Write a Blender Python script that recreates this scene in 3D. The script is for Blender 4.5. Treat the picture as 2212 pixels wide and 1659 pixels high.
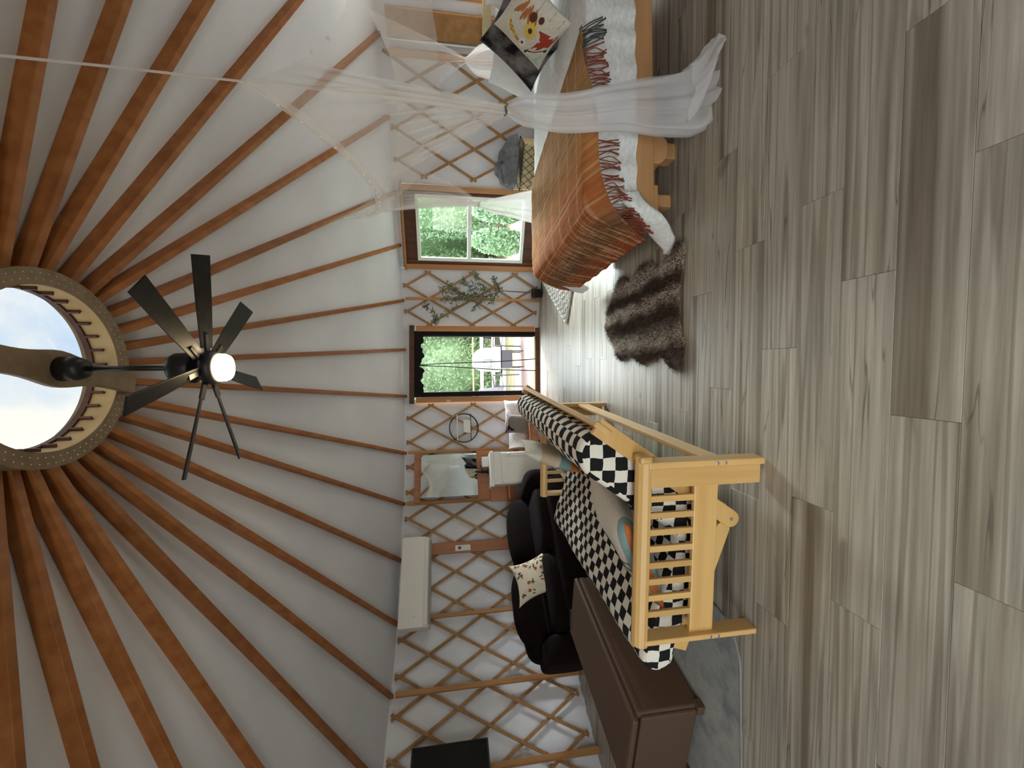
import bpy, bmesh, math, random
import numpy as np
from mathutils import Vector, Matrix, noise as mnoise
random.seed(7); rng = np.random.default_rng(11)
PI = math.pi
for o in list(bpy.data.objects): bpy.data.objects.remove(o)
SC = bpy.context.scene; COL = SC.collection

# ------------------------------------------------------------------ camera
# the photograph is a portrait frame stored on its side: the camera is rolled a quarter turn
FPX, YAW, PITCH, ROLL = 874.741, -0.006874, -0.15123, -0.015848
CAM = np.array([-0.092074, -2.273316, 1.445676])
_fw = np.array([math.sin(YAW)*math.cos(PITCH), math.cos(YAW)*math.cos(PITCH), math.sin(PITCH)])
_r = np.cross(_fw, [0, 0, 1.0]); _r /= np.linalg.norm(_r); _u = np.cross(_r, _fw)
RT = _r*math.cos(ROLL) + _u*math.sin(ROLL); UP = -_r*math.sin(ROLL) + _u*math.cos(ROLL)
cd = bpy.data.cameras.new('camera'); cam = bpy.data.objects.new('camera', cd); COL.objects.link(cam)
M3 = np.stack([-UP, RT, -_fw], 1)
M4 = Matrix([list(M3[i]) + [CAM[i]] for i in range(3)] + [[0, 0, 0, 1]])
cam.matrix_world = M4
cd.sensor_fit = 'HORIZONTAL'; cd.sensor_width = 36.0; cd.lens = FPX/2212*36.0
cd.clip_start = 0.02; cd.clip_end = 200
SC.camera = cam
def ray(x, y): return _fw + RT*((1659-y)-829.5)/FPX + UP*(1106-x)/FPX
def onZ(x, y, z=0.0): d = ray(x, y); return CAM + d*(z-CAM[2])/d[2]
def onY(x, y, c): d = ray(x, y); return CAM + d*(c-CAM[1])/d[1]
def onX(x, y, c): d = ray(x, y); return CAM + d*(c-CAM[0])/d[0]
def onP(x, y, p0, n):
    d = ray(x, y); n = np.array(n, float); return CAM + d*(np.dot(np.array(p0)-CAM, n)/np.dot(d, n))

# ------------------------------------------------------------------ view, world, light
vs = SC.view_settings
vs.view_transform = 'Standard'; vs.look = 'None'; vs.gamma = 1.0; vs.use_curve_mapping = False
vs.exposure = EXPOSURE = 1.05
cy = SC.cycles
cy.max_bounces = 10; cy.diffuse_bounces = 6; cy.glossy_bounces = 4; cy.transmission_bounces = 6
cy.transparent_max_bounces = 32; cy.caustics_reflective = False; cy.caustics_refractive = False
cy.sample_clamp_indirect = 6.0; cy.sample_clamp_direct = 0

def make_world():
    w = bpy.data.worlds.new('sky'); SC.world = w; w.use_nodes = True
    nt = w.node_tree; nt.nodes.clear(); N = nt.nodes.new; L = nt.links.new
    out = N('ShaderNodeOutputWorld'); bg = N('ShaderNodeBackground'); bg.inputs[1].default_value = SKY_STRENGTH
    tc = N('ShaderNodeTexCoord')
    n1 = N('ShaderNodeTexNoise'); n1.inputs['Scale'].default_value = 4.2; n1.inputs['Detail'].default_value = 7; n1.inputs['Roughness'].default_value = .55
    L(tc.outputs['Generated'], n1.inputs['Vector'])
    cr = N('ShaderNodeValToRGB'); e = cr.color_ramp.elements
    e[0].position = .40; e[0].color = (.56, .70, .86, 1); e[1].position = .60; e[1].color = (1.0, .97, .86, 1)
    L(n1.outputs['Fac'], cr.inputs[0]); L(cr.outputs[0], bg.inputs[0]); L(bg.outputs[0], out.inputs[0])
SKY_STRENGTH = 2.7
make_world()

def area(name, loc, target, sx, sy, power, color=(1, 1, 1), portal=False):
    d = bpy.data.lights.new(name, 'AREA'); d.shape = 'RECTANGLE'; d.size = sx; d.size_y = sy
    d.energy = power; d.color = color
    o = bpy.data.objects.new(name, d); COL.objects.link(o); o.location = loc
    o.rotation_euler = (Vector(target)-Vector(loc)).to_track_quat('-Z', 'Y').to_euler()
    if portal: d.cycles.is_portal = True
    return o
# daylight openings, marked as portals for the sky
area('portal_door', (.2, 4.36, 1.06), (.2, 0, 1.06), 1.0, 2.0, 1, portal=True)
area('portal_window', (2.22, 3.84, 1.15), (0, 0, 1.15), 1.0, 1.7, 1, portal=True)
area('portal_skylight', (0, 0, 3.66), (0, 0, 0), .9, .9, 1, portal=True)
# area lamps for high daylight through the doorway and the window in view
area('daylight_door', (.9, 8.0, 3.5), (.0, 1.5, .4), 4.5, 1.7, 205, (.86, .94, 1))
area('daylight_window', (4.4, 7.4, 3.5), (.9, 1.2, .4), 3.4, 1.7, 1600, (.90, .95, 1))
def opening(name, az, z, sx, sy, power):
    x, y = 4.44*math.sin(math.radians(az)), 4.44*math.cos(math.radians(az)); area(name, (x, y, z), (0, 0, z-.1), sx, sy, power, (1, .98, .98))
opening('fill_side', 71, 1.25, 1.1, 1.5, 13)  # fill lamp added at the unseen side window
opening('fill_rear', 186, 1.62, 1.7, .8, 17); opening('fill_rear', 218, 1.62, 1.7, .8, 7)  # fill lamps added behind the camera, outside the rear glazing
# ------------------------------------------------------------------ materials
def mat(name, col, rough=.6, spec=.3, metal=0.0):
    m = bpy.data.materials.new(name); m.use_nodes = True
    b = m.node_tree.nodes['Principled BSDF']
    b.inputs['Base Color'].default_value = (*col, 1); b.inputs['Roughness'].default_value = rough
    b.inputs['Specular IOR Level'].default_value = spec; b.inputs['Metallic'].default_value = metal
    return m
def nodes(m):
    nt = m.node_tree; return nt, nt.nodes.new, nt.links.new, nt.nodes['Principled BSDF']
def ramp(N, stops):
    cr = N('ShaderNodeValToRGB'); el = cr.color_ramp.elements
    while len(el) < len(stops): el.new(.5)
    for e, (p, c) in zip(el, stops): e.position = p; e.color = (*c, 1) if len(c) == 3 else c
    return cr
def bump(m, scale=40, strength=.2, dist=.005, detail=3, stretch=(1, 1, 1), coord='Object'):
    nt, N, L, b = nodes(m)
    tc = N('ShaderNodeTexCoord'); mp = N('ShaderNodeMapping'); mp.inputs['Scale'].default_value = stretch
    n = N('ShaderNodeTexNoise'); n.inputs['Scale'].default_value = scale; n.inputs['Detail'].default_value = detail
    bp = N('ShaderNodeBump'); bp.inputs['Strength'].default_value = strength; bp.inputs['Distance'].default_value = dist
    L(tc.outputs[coord], mp.inputs[0]); L(mp.outputs[0], n.inputs['Vector']); L(n.outputs['Fac'], bp.inputs['Height'])
    L(bp.outputs[0], b.inputs['Normal']); return n
def noisy(name, c1, c2, scale=8, rough=.7, spec=.2, stretch=(1, 1, 1), detail=4, bump_s=0.0, bump_d=.003, rand=0.0, coord='Object', lo=.3, hi=.7):
    m = mat(name, c1, rough, spec); nt, N, L, b = nodes(m)
    tc = N('ShaderNodeTexCoord'); mp = N('ShaderNodeMapping'); mp.inputs['Scale'].default_value = stretch
    n = N('ShaderNodeTexNoise'); n.inputs['Scale'].default_value = scale; n.inputs['Detail'].default_value = detail
    cr = ramp(N, [(lo, c1), (hi, c2)])
    L(tc.outputs[coord], mp.inputs[0]); L(mp.outputs[0], n.inputs['Vector']); L(n.outputs['Fac'], cr.inputs[0])
    col = cr.outputs[0]
    if rand:
        oi = N('ShaderNodeObjectInfo'); hs = N('ShaderNodeHueSaturation'); mr = N('ShaderNodeMapRange')
        mr.inputs['To Min'].default_value = 1-rand; mr.inputs['To Max'].default_value = 1+rand
        L(oi.outputs['Random'], mr.inputs[0]); L(mr.outputs[0], hs.inputs['Value']); L(col, hs.inputs['Color']); col = hs.outputs[0]
        va = N('ShaderNodeVectorMath'); va.operation = 'ADD'; sc = N('ShaderNodeVectorMath'); sc.operation = 'SCALE'; sc.inputs['Scale'].default_value = 37.0
        cb = N('ShaderNodeCombineXYZ')
        for k in range(3): L(oi.outputs['Random'], cb.inputs[k])
        L(cb.outputs[0], sc.inputs[0]); L(tc.outputs[coord], va.inputs[0]); L(sc.outputs[0], va.inputs[1]); L(va.outputs[0], mp.inputs[0])
    L(col, b.inputs['Base Color'])
    if bump_s:
        bp = N('ShaderNodeBump'); bp.inputs['Strength'].default_value = bump_s; bp.inputs['Distance'].default_value = bump_d
        L(n.outputs['Fac'], bp.inputs['Height']); L(bp.outputs[0], b.inputs['Normal'])
    return m
def wood(name, c1, c2, rough=.5, axis=0, scale=9, rand=.12, spec=.3):
    st = [6, 6, 6]; st[axis] = .45
    return noisy(name, c1, c2, scale=scale/4, rough=rough, spec=spec, stretch=st, detail=6, bump_s=.15, bump_d=.001, rand=rand, lo=.32, hi=.68)
def thin(name, alpha, col=(.9, .9, .9), trans=.35, rough=1.0):
    """woven net: partly open, the threads diffuse and let light through"""
    m = bpy.data.materials.new(name); m.use_nodes = True; nt = m.node_tree; nt.nodes.clear(); N = nt.nodes.new; L = nt.links.new
    out = N('ShaderNodeOutputMaterial'); mx = N('ShaderNodeMixShader'); tr = N('ShaderNodeBsdfTransparent')
    df = N('ShaderNodeBsdfDiffuse'); tl = N('ShaderNodeBsdfTranslucent'); m2 = N('ShaderNodeMixShader')
    df.inputs[0].default_value = (*col, 1); tl.inputs[0].default_value = (*col, 1); m2.inputs[0].default_value = trans
    L(df.outputs[0], m2.inputs[1]); L(tl.outputs[0], m2.inputs[2]); mx.inputs[0].default_value = alpha
    L(tr.outputs[0], mx.inputs[1]); L(m2.outputs[0], mx.inputs[2]); L(mx.outputs[0], out.inputs[0])
    return m
def glassy(name, tint=(1, 1, 1), refl=.06, rough=0.0):
    m = bpy.data.materials.new(name); m.use_nodes = True; nt = m.node_tree; nt.nodes.clear(); N = nt.nodes.new; L = nt.links.new
    out = N('ShaderNodeOutputMaterial'); mx = N('ShaderNodeMixShader'); tr = N('ShaderNodeBsdfTransparent'); gl = N('ShaderNodeBsdfGlossy')
    tr.inputs[0].default_value = (*tint, 1); gl.inputs['Roughness'].default_value = rough; mx.inputs[0].default_value = refl
    L(tr.outputs[0], mx.inputs[1]); L(gl.outputs[0], mx.inputs[2]); L(mx.outputs[0], out.inputs[0]); return m
def emit(name, col, s):
    m = bpy.data.materials.new(name); m.use_nodes = True; nt = m.node_tree; nt.nodes.clear()
    o = nt.nodes.new('ShaderNodeOutputMaterial'); e = nt.nodes.new('ShaderNodeEmission'); e.inputs[0].default_value = (*col, 1); e.inputs[1].default_value = s
    nt.links.new(e.outputs[0], o.inputs[0]); return m

M = {}
M['liner'] = noisy('roof_liner', (.675, .685, .74), (.755, .765, .82), scale=1.5, rough=.85, spec=.1)
bump(M['liner'], 2.2, .5, .03, 4)
M['wall'] = noisy('wall_liner', (.69, .69, .73), (.77, .77, .81), scale=2.5, rough=.85, spec=.1)
bump(M['wall'], 5, .5, .02, 4, (1, 1, .6))
M['rafter'] = wood('rafter_wood', (.27, .092, .024), (.39, .15, .045), .45, axis=1)
M['slat'] = wood('lattice_wood', (.30, .155, .055), (.42, .22, .085), .6, axis=0)
M['trim'] = wood('trim_wood', (.38, .17, .065), (.50, .245, .10), .5, axis=2)
M['stud'] = wood('stud_wood', (.38, .175, .06), (.52, .265, .10), .5, axis=2)
M['redboard'] = wood('reddish_board', (.36, .145, .07), (.47, .21, .11), .5, axis=2)
M['darkboard'] = wood('dark_brown_board', (.085, .030, .015), (.13, .05, .026), .5, axis=2)
M['ring'] = noisy('ring_wood', (.20, .135, .075), (.29, .20, .115), scale=14, rough=.5, bump_s=.1)
M['ringinner'] = noisy('ring_inner_wood', (.55, .36, .16), (.66, .45, .22), scale=8, rough=.6)
M['black'] = mat('black_metal', (.012, .012, .014), .4, .4)
M['blackmatte'] = noisy('black_cloth', (.008, .006, .007), (.014, .011, .011), scale=30, rough=.8)
M['blade'] = noisy('fan_blade_charcoal', (.014, .014, .015), (.022, .022, .022), scale=20, rough=.45)
M['chrome'] = mat('brushed_steel', (.55, .55, .55), .3, .5, 1.0)
M['white'] = mat('white_paint', (.74, .72, .67), .5, .3)
M['whiteplastic'] = mat('white_plastic', (.78, .76, .72), .45, .4)
M['vinyl'] = mat('white_vinyl', (.85, .88, .82), .4, .4)
M['futon'] = wood('pale_futon_wood', (.51, .295, .10), (.61, .38, .15), .35, axis=0, spec=.5)
M['futony'] = wood('pale_futon_wood_long', (.51, .295, .10), (.61, .38, .15), .35, axis=1, spec=.5)
M['futonz'] = wood('pale_futon_wood_upright', (.51, .295, .10), (.61, .38, .15), .35, axis=2, spec=.5)
M['orangewood'] = wood('orange_wood', (.50, .25, .07), (.6, .32, .10), .4, axis=2)
M['bedwood'] = wood('bed_timber', (.40, .20, .085), (.52, .28, .125), .5, axis=0)
M['net'] = thin('net_gauze', .18, (.92, .89, .87))
M['netmid'] = thin('net_gauze_side', .235, (.92, .89, .87))
M['netdense'] = thin('net_gauze_gathered', .40, (.92, .89, .87))
M['nettail'] = thin('net_gauze_tail', .36, (.90, .88, .90))
M['screen'] = thin('insect_screen', .18, (.02, .02, .02), trans=0)
M['glass'] = glassy('window_glass', (.93, .98, .95), .025)
M['dome'] = glassy('skylight_acrylic', (.185, .19, .195), .02)
M['mirror'] = mat('mirror_glass', (.80, .86, .83), .02, .5, 1.0)
M['lamp'] = emit('lamp_glow', (1.0, .76, .42), 42)
M['lampbulb'] = mat('clear_bulb', (.9, .9, .88), .1, .8)
M['sofa'] = noisy('dark_brown_velvet', (.0035, .0017, .0017), (.008, .0035, .0035), scale=10, rough=.9, spec=.1)
M['chest'] = noisy('brown_resin', (.085, .047, .029), (.10, .056, .035), scale=60, rough=.55, spec=.3, bump_s=.1, bump_d=.001)
M['quilt'] = noisy('white_crinkle_quilt', (.62, .61, .60), (.80, .79, .78), scale=55, rough=.9, spec=.1, stretch=(.5, 1, 1), bump_s=.8, bump_d=.008)
M['sheet'] = noisy('white_cotton', (.74, .74, .76), (.80, .80, .82), scale=14, rough=.9, spec=.1, bump_s=.3, bump_d=.01)
M['pillowwhite'] = noisy('white_pillowcase', (.74, .76, .78), (.82, .84, .86), scale=12, rough=.9, spec=.1, bump_s=.3, bump_d=.01)
M['greyblanket'] = noisy('grey_plush', (.10, .104, .11), (.19, .195, .205), scale=14, rough=.95, spec=.1, bump_s=.4, bump_d=.01)
M['furgrey'] = noisy('grey_mottled_fur', (.014, .013, .014), (.20, .185, .185), scale=7, rough=.95, spec=.1, stretch=(1, 1, .7), lo=.42, hi=.62)
M['basketcloth'] = noisy('beige_liner', (.50, .40, .24), (.58, .47, .30), scale=30, rough=.9)
M['pot'] = mat('black_pot', (.012, .012, .013), .35, .5)
M['bark'] = noisy('olive_bark', (.10, .075, .05), (.16, .12, .08), scale=30, rough=.8)
M['leaf'] = noisy('olive_leaf', (.06, .085, .04), (.21, .25, .16), scale=25, rough=.6, coord='Object')
M['tv'] = mat('tv_screen', (.004, .004, .005), .15, .25)
M['tvframe'] = mat('tv_bezel', (.008, .008, .009), .35, .5)
# ------------------------------------------------------------------ mesh helpers
XF = {}
class MB:
    def __init__(s): s.v = []; s.f = []; s.uv = []; s.mi = []; s.cur = 0
    def add(s, verts, faces, uvs=None):
        n = len(s.v); s.v += [tuple(map(float, p)) for p in verts]
        for i, f in enumerate(faces):
            s.f.append(tuple(n+k for k in f)); s.mi.append(s.cur)
            s.uv.append([uvs[k] for k in f] if uvs is not None else [(0, 0)]*len(f))
        return s
    def box(s, c, size, ax=None):
        c = np.array(c, float); h = np.array(size, float)/2
        A = np.eye(3) if ax is None else np.array(ax, float)
        vs = [c + A[0]*h[0]*i + A[1]*h[1]*j + A[2]*h[2]*k for k in (-1, 1) for j in (-1, 1) for i in (-1, 1)]
        return s.add(vs, [(0, 2, 3, 1), (4, 5, 7, 6), (0, 1, 5, 4), (2, 6, 7, 3), (0, 4, 6, 2), (1, 3, 7, 5)])
    def bar(s, p, q, w, h, up=(0, 0, 1)):
        """rectangular bar from p to q; w across, h along 'up'"""
        p = np.array(p, float); q = np.array(q, float); d = q-p; L = np.linalg.norm(d); d /= L
        x = np.cross(d, up); x /= np.linalg.norm(x); u = np.cross(x, d)
        return s.box((p+q)/2, (L, w, h), (d, x, u))
    def tube(s, pts, r, n=8, caps=True, closed=False, flat=1.0):
        P = [np.array(p, float) for p in pts]; m = len(P)
        rr = r if hasattr(r, '__len__') else [r]*m
        vs = []; prev = None
        for i, p in enumerate(P):
            t = (P[(i+1) % m]-P[i-1]) if closed else (P[min(i+1, m-1)]-P[max(i-1, 0)])
            t = t/(np.linalg.norm(t)+1e-12)
            if prev is None:
                a = np.array([0, 0, 1.0]) if abs(t[2]) < .9 else np.array([1.0, 0, 0])
            else: a = prev
            x = a-t*np.dot(a, t); x /= np.linalg.norm(x)+1e-12; prev = x; y = np.cross(t, x)
            for k in range(n):
                th = 2*PI*k/n; vs.append(p+rr[i]*(math.cos(th)*x+flat*math.sin(th)*y))
        fs = []
        for i in range(m if closed else m-1):
            j = (i+1) % m
            for k in range(n): fs.append((i*n+k, i*n+(k+1) % n, j*n+(k+1) % n, j*n+k))
        if caps and not closed: fs += [tuple(range(n))[::-1], tuple((m-1)*n+k for k in range(n))]
        return s.add(vs, fs)
    def grid(s, P, cu=False, cv=False, uv=None):
        nu = len(P); nv = len(P[0]); vs = [p for row in P for p in row]
        uvs = [(i/max(nu-1, 1), j/max(nv-1, 1)) for i in range(nu) for j in range(nv)] if uv is None else [t for row in uv for t in row]
        fs = [(i*nv+j, ((i+1) % nu)*nv+j, ((i+1) % nu)*nv+(j+1) % nv, i*nv+(j+1) % nv) for i in range(nu if cu else nu-1) for j in range(nv if cv else nv-1)]
        return s.add(vs, fs, uvs)
    def lathe(s, prof, c=(0, 0, 0), n=32, ax=None, caps=True):
        A = np.eye(3) if ax is None else np.array(ax, float); c = np.array(c, float)
        vs = [c+A[0]*r*math.cos(2*PI*k/n)+A[1]*r*math.sin(2*PI*k/n)+A[2]*z for r, z in prof for k in range(n)]
        fs = [(i*n+k, i*n+(k+1) % n, (i+1)*n+(k+1) % n, (i+1)*n+k) for i in range(len(prof)-1) for k in range(n)]
        if caps: fs += [tuple(range(n))[::-1], tuple((len(prof)-1)*n+k for k in range(n))]
        return s.add(vs, fs)
    def prism(s, poly, o, ex, ey, ez, d):
        """polygon in the plane (ex, ey) at o, extruded by d along ez"""
        o, ex, ey, ez = (np.array(a, float) for a in (o, ex, ey, ez)); n = len(poly)
        vs = [o+ex*a+ey*b+ez*t for t in (0, d) for a, b in poly]
        fs = [tuple(range(n))[::-1], tuple(range(n, 2*n))] + [(k, (k+1) % n, n+(k+1) % n, n+k) for k in range(n)]
        return s.add(vs, fs)
    def build(s, name, m, parent=None, smooth=False, bevel=0, sub=0, solid=0, world=True, kind=None):
        V = np.array(s.v, float).reshape(-1, 3)
        xf = XF.get(parent.name) if parent is not None else None
        if xf is not None and world:
            (l, rz) = xf; V = V-np.array(l); c, sn = math.cos(-rz), math.sin(-rz)
            V = np.stack([V[:, 0]*c-V[:, 1]*sn, V[:, 0]*sn+V[:, 1]*c, V[:, 2]], 1)
        me = bpy.data.meshes.new(name); me.from_pydata(V.tolist(), [], s.f)
        ul = me.uv_layers.new(name='uv'); flat = np.array([c for f in s.uv for t in f for c in t], np.float32)
        ul.data.foreach_set('uv', flat)
        ms = m if isinstance(m, (list, tuple)) else [m]
        for q in ms: me.materials.append(q)
        if len(ms) > 1: me.polygons.foreach_set('material_index', s.mi)
        me.validate(); me.update()
        bm = bmesh.new(); bm.from_mesh(me); bmesh.ops.recalc_face_normals(bm, faces=bm.faces); bm.to_mesh(me); bm.free()
        if smooth: me.polygons.foreach_set('use_smooth', [True]*len(me.polygons))
        o = bpy.data.objects.new(name, me); COL.objects.link(o)
        if parent is not None: o.parent = parent; XF[o.name] = xf if xf is not None else ((0, 0, 0), 0)
        else: XF[o.name] = ((0, 0, 0), 0)
        if solid: md = o.modifiers.new('solid', 'SOLIDIFY'); md.thickness = solid; md.offset = 0
        if bevel:
            md = o.modifiers.new('bevel', 'BEVEL'); md.width = bevel; md.segments = 2; md.limit_method = 'ANGLE'; md.angle_limit = .6
        if sub: md = o.modifiers.new('sub', 'SUBSURF'); md.levels = sub; md.render_levels = sub
        if kind: o['kind'] = kind
        return o
def tag(o, label=None, cat=None, group=None, kind=None):
    if label: o['label'] = label
    if cat: o['category'] = cat
    if group: o['group'] = group
    if kind: o['kind'] = kind
    return o
def thing(name, label=None, cat=None, loc=(0, 0, 0), rz=0.0, group=None, kind=None):
    o = bpy.data.objects.new(name, None); COL.objects.link(o); o.location = tuple(map(float, loc)); o.rotation_euler = (0, 0, rz)
    o.empty_display_size = .05; XF[o.name] = (tuple(map(float, loc)), rz); return tag(o, label, cat, group, kind)
def copy_obj(o, parent=None):
    c = o.copy(); COL.objects.link(c)
    if parent is not None: c.parent = parent
    XF[c.name] = XF.get(o.name, ((0, 0, 0), 0)); return c
def polar(az, r, z=0.0): a = math.radians(az); return np.array([r*math.sin(a), r*math.cos(a), z])
def lerp(a, b, t): return np.array(a, float)*(1-t)+np.array(b, float)*t
def smooth(t): t = min(max(t, 0), 1); return t*t*(3-2*t)
def fbm(x, y, z=0.0, s=1.0): return mnoise.noise(Vector((x*s, y*s, z*s)))
def poly_at(pts, t):
    """point at arc-length fraction t of a polyline"""
    P = [np.array(p, float) for p in pts]; d = [0]
    for a, b in zip(P, P[1:]): d.append(d[-1]+np.linalg.norm(b-a))
    x = t*d[-1]
    for i in range(len(P)-1):
        if x <= d[i+1] or i == len(P)-2:
            return P[i]+(P[i+1]-P[i])*((x-d[i])/max(d[i+1]-d[i], 1e-9))
def spline(pts, n):
    """Catmull-Rom through pts"""
    P = [np.array(p, float) for p in pts]; P = [2*P[0]-P[1]]+P+[2*P[-1]-P[-2]]; out = []
    m = len(P)-3
    for i in range(n):
        x = i/(n-1)*m; k = min(int(x), m-1); t = x-k; a, b, c, d = P[k:k+4]
        out.append(.5*(2*b+(c-a)*t+(2*a-5*b+4*c-d)*t*t+(3*b-a-3*c+d)*t**3))
    return out
# ------------------------------------------------------------------ yurt shell
R, H = 4.317356, 2.13
RR, ZR, RI = .478, 3.349, .400          # compression ring: outer radius, underside height, inner radius
TH0, DTH, DZ = -0.443785, 0.182459, 0.118
DOOR_AZ = (-5.9, 10.9); WIN_AZ = (22.3, 37.6)

# floor: planks laid almost parallel to x
def floor_material():
    m = mat('vinyl_plank', (.3, .26, .2), .38, .45); nt, N, L, b = nodes(m)
    tc = N('ShaderNodeTexCoord'); oi = N('ShaderNodeObjectInfo')
    sc = N('ShaderNodeMath'); sc.operation = 'MULTIPLY'; sc.inputs[1].default_value = 91.0; L(oi.outputs['Random'], sc.inputs[0])
    cb = N('ShaderNodeCombineXYZ'); L(sc.outputs[0], cb.inputs[0]); L(sc.outputs[0], cb.inputs[1]); L(sc.outputs[0], cb.inputs[2])
    va = N('ShaderNodeVectorMath'); va.operation = 'ADD'; L(tc.outputs['Object'], va.inputs[0]); L(cb.outputs[0], va.inputs[1])
    def nz(stretch, scale, detail, rough=.5, dist=0.0):
        mp = N('ShaderNodeMapping'); mp.inputs['Scale'].default_value = stretch
        n = N('ShaderNodeTexNoise'); n.inputs['Scale'].default_value = scale; n.inputs['Detail'].default_value = detail
        n.inputs['Roughness'].default_value = rough; n.inputs['Distortion'].default_value = dist
        L(va.outputs[0], mp.inputs[0]); L(mp.outputs[0], n.inputs['Vector']); return n
    strips = nz((.20, 12, 1), 1.3, 1.5, .4, .10)
    c1 = ramp(N, [(.34, (0.195, 0.158, 0.121)), (.39, (0.307, 0.265, 0.214)), (.46, (0.409, 0.363, 0.302)), (.505, (0.451, 0.405, 0.344)), (.525, (0.288, 0.246, 0.195)), (.56, (0.335, 0.288, 0.233)), (.575, (0.474, 0.428, 0.363)), (.68, (0.381, 0.335, 0.279))])
    L(strips.outputs['Fac'], c1.inputs[0])
    grain = nz((.9, 26, 1), 2.2, 5, .6); mg = N('ShaderNodeMapRange'); mg.inputs['From Min'].default_value = .3; mg.inputs['From Max'].default_value = .7
    mg.inputs['To Min'].default_value = .74; mg.inputs['To Max'].default_value = 1.22; L(grain.outputs['Fac'], mg.inputs[0])
    knots = nz((2.6, 9, 1), 1.0, 2, .5, .6); mk = N('ShaderNodeMapRange'); mk.inputs['From Min'].default_value = .66; mk.inputs['From Max'].default_value = .76
    mk.inputs['To Min'].default_value = 1.0; mk.inputs['To Max'].default_value = .62; L(knots.outputs['Fac'], mk.inputs[0])
    mr = N('ShaderNodeMapRange'); mr.inputs['To Min'].default_value = .84; mr.inputs['To Max'].default_value = .98; L(oi.outputs['Random'], mr.inputs[0])
    cr_n = nz((.55, 11, 1), 1.0, 3, .5, .3); cs = N('ShaderNodeMath'); cs.operation = 'SUBTRACT'; cs.inputs[1].default_value = .5; L(cr_n.outputs['Fac'], cs.inputs[0])
    ca = N('ShaderNodeMath'); ca.operation = 'ABSOLUTE'; L(cs.outputs[0], ca.inputs[0]); cm = N('ShaderNodeMapRange'); cm.inputs['From Min'].default_value = .002; cm.inputs['From Max'].default_value = .009; cm.inputs['To Min'].default_value = .50; cm.inputs['To Max'].default_value = 1.0; L(ca.outputs[0], cm.inputs[0])
    msk = nz((.9, 5, 1), 1.3, 1, .5); mm_ = N('ShaderNodeMapRange'); mm_.inputs['From Min'].default_value = .54; mm_.inputs['From Max'].default_value = .60; L(msk.outputs['Fac'], mm_.inputs[0])
    mxc = N('ShaderNodeMix'); mxc.inputs[2].default_value = 1.0; L(mm_.outputs[0], mxc.inputs[0]); L(cm.outputs[0], mxc.inputs[3])
    pk = N('ShaderNodeMath'); pk.operation = 'MULTIPLY'; L(mk.outputs[0], pk.inputs[0]); L(mxc.outputs[0], pk.inputs[1]); mk = pk
    p1 = N('ShaderNodeMath'); p1.operation = 'MULTIPLY'; L(mg.outputs[0], p1.inputs[0]); L(mk.outputs[0], p1.inputs[1])
    p2 = N('ShaderNodeMath'); p2.operation = 'MULTIPLY'; L(p1.outputs[0], p2.inputs[0]); L(mr.outputs[0], p2.inputs[1])
    hs = N('ShaderNodeHueSaturation'); L(c1.outputs[0], hs.inputs['Color']); L(p2.outputs[0], hs.inputs['Value']); L(hs.outputs[0], b.inputs['Base Color'])
    bp = N('ShaderNodeBump'); bp.inputs['Strength'].default_value = .12; bp.inputs['Distance'].default_value = .002
    L(grain.outputs['Fac'], bp.inputs['Height']); L(bp.outputs[0], b.inputs['Normal']); return m
M['plank'] = floor_material(); M['subfloor'] = mat('subfloor', (.05, .04, .03), .9)
fl = MB(); fl.lathe([(R+.02, -.06), (R+.02, -.0125)], n=96).build('floor', M['subfloor'], kind='structure')
floor = bpy.data.objects['floor']
PW, PL, ANG = .19, 1.22, math.radians(-2.6)
ex = np.array([math.cos(ANG), math.sin(ANG), 0]); ey = np.array([-math.sin(ANG), math.cos(ANG), 0])
_pm = {}
def plank_mesh(l):
    k = round(l, 3)
    if k not in _pm:
        a = MB(); g = .0005; c = .0009
        x0, x1, y0, y1 = g, l-g, g, PW-g
        a.add([(x0, y0, -.012), (x1, y0, -.012), (x1, y1, -.012), (x0, y1, -.012), (x0, y0, -c), (x1, y0, -c), (x1, y1, -c), (x0, y1, -c),
               (x0+c, y0+c, 0), (x1-c, y0+c, 0), (x1-c, y1-c, 0), (x0+c, y1-c, 0)],
              [(0, 1, 5, 4), (1, 2, 6, 5), (2, 3, 7, 6), (3, 0, 4, 7), (4, 5, 9, 8), (5, 6, 10, 9), (6, 7, 11, 10), (7, 4, 8, 11), (8, 9, 10, 11)])
        o = a.build('plank', M['plank'], floor); _pm[k] = o; return o, True
    return _pm[k], False
v = -1.33-PW*9; nrow = 0
while v < R:
    half = math.sqrt(max(R*R-max(abs(v), abs(v+PW))**2, 0)) if max(abs(v), abs(v+PW)) < R else math.sqrt(max(R*R-min(abs(v), abs(v+PW))**2, 0))*.9
    half = min(half+.02, R)
    x = -half; first = True; off = (nrow*.437 + .31) % 1.0*PL
    while x < half-.03:
        l = min((off if first and off > .15 else PL), half-x); first = False
        src, new = plank_mesh(l)
        o = src if new else copy_obj(src, floor)
        o.location = tuple(ex*x+ey*v); o.rotation_euler = (0, 0, ANG); x += l
    v += PW; nrow += 1

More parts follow.
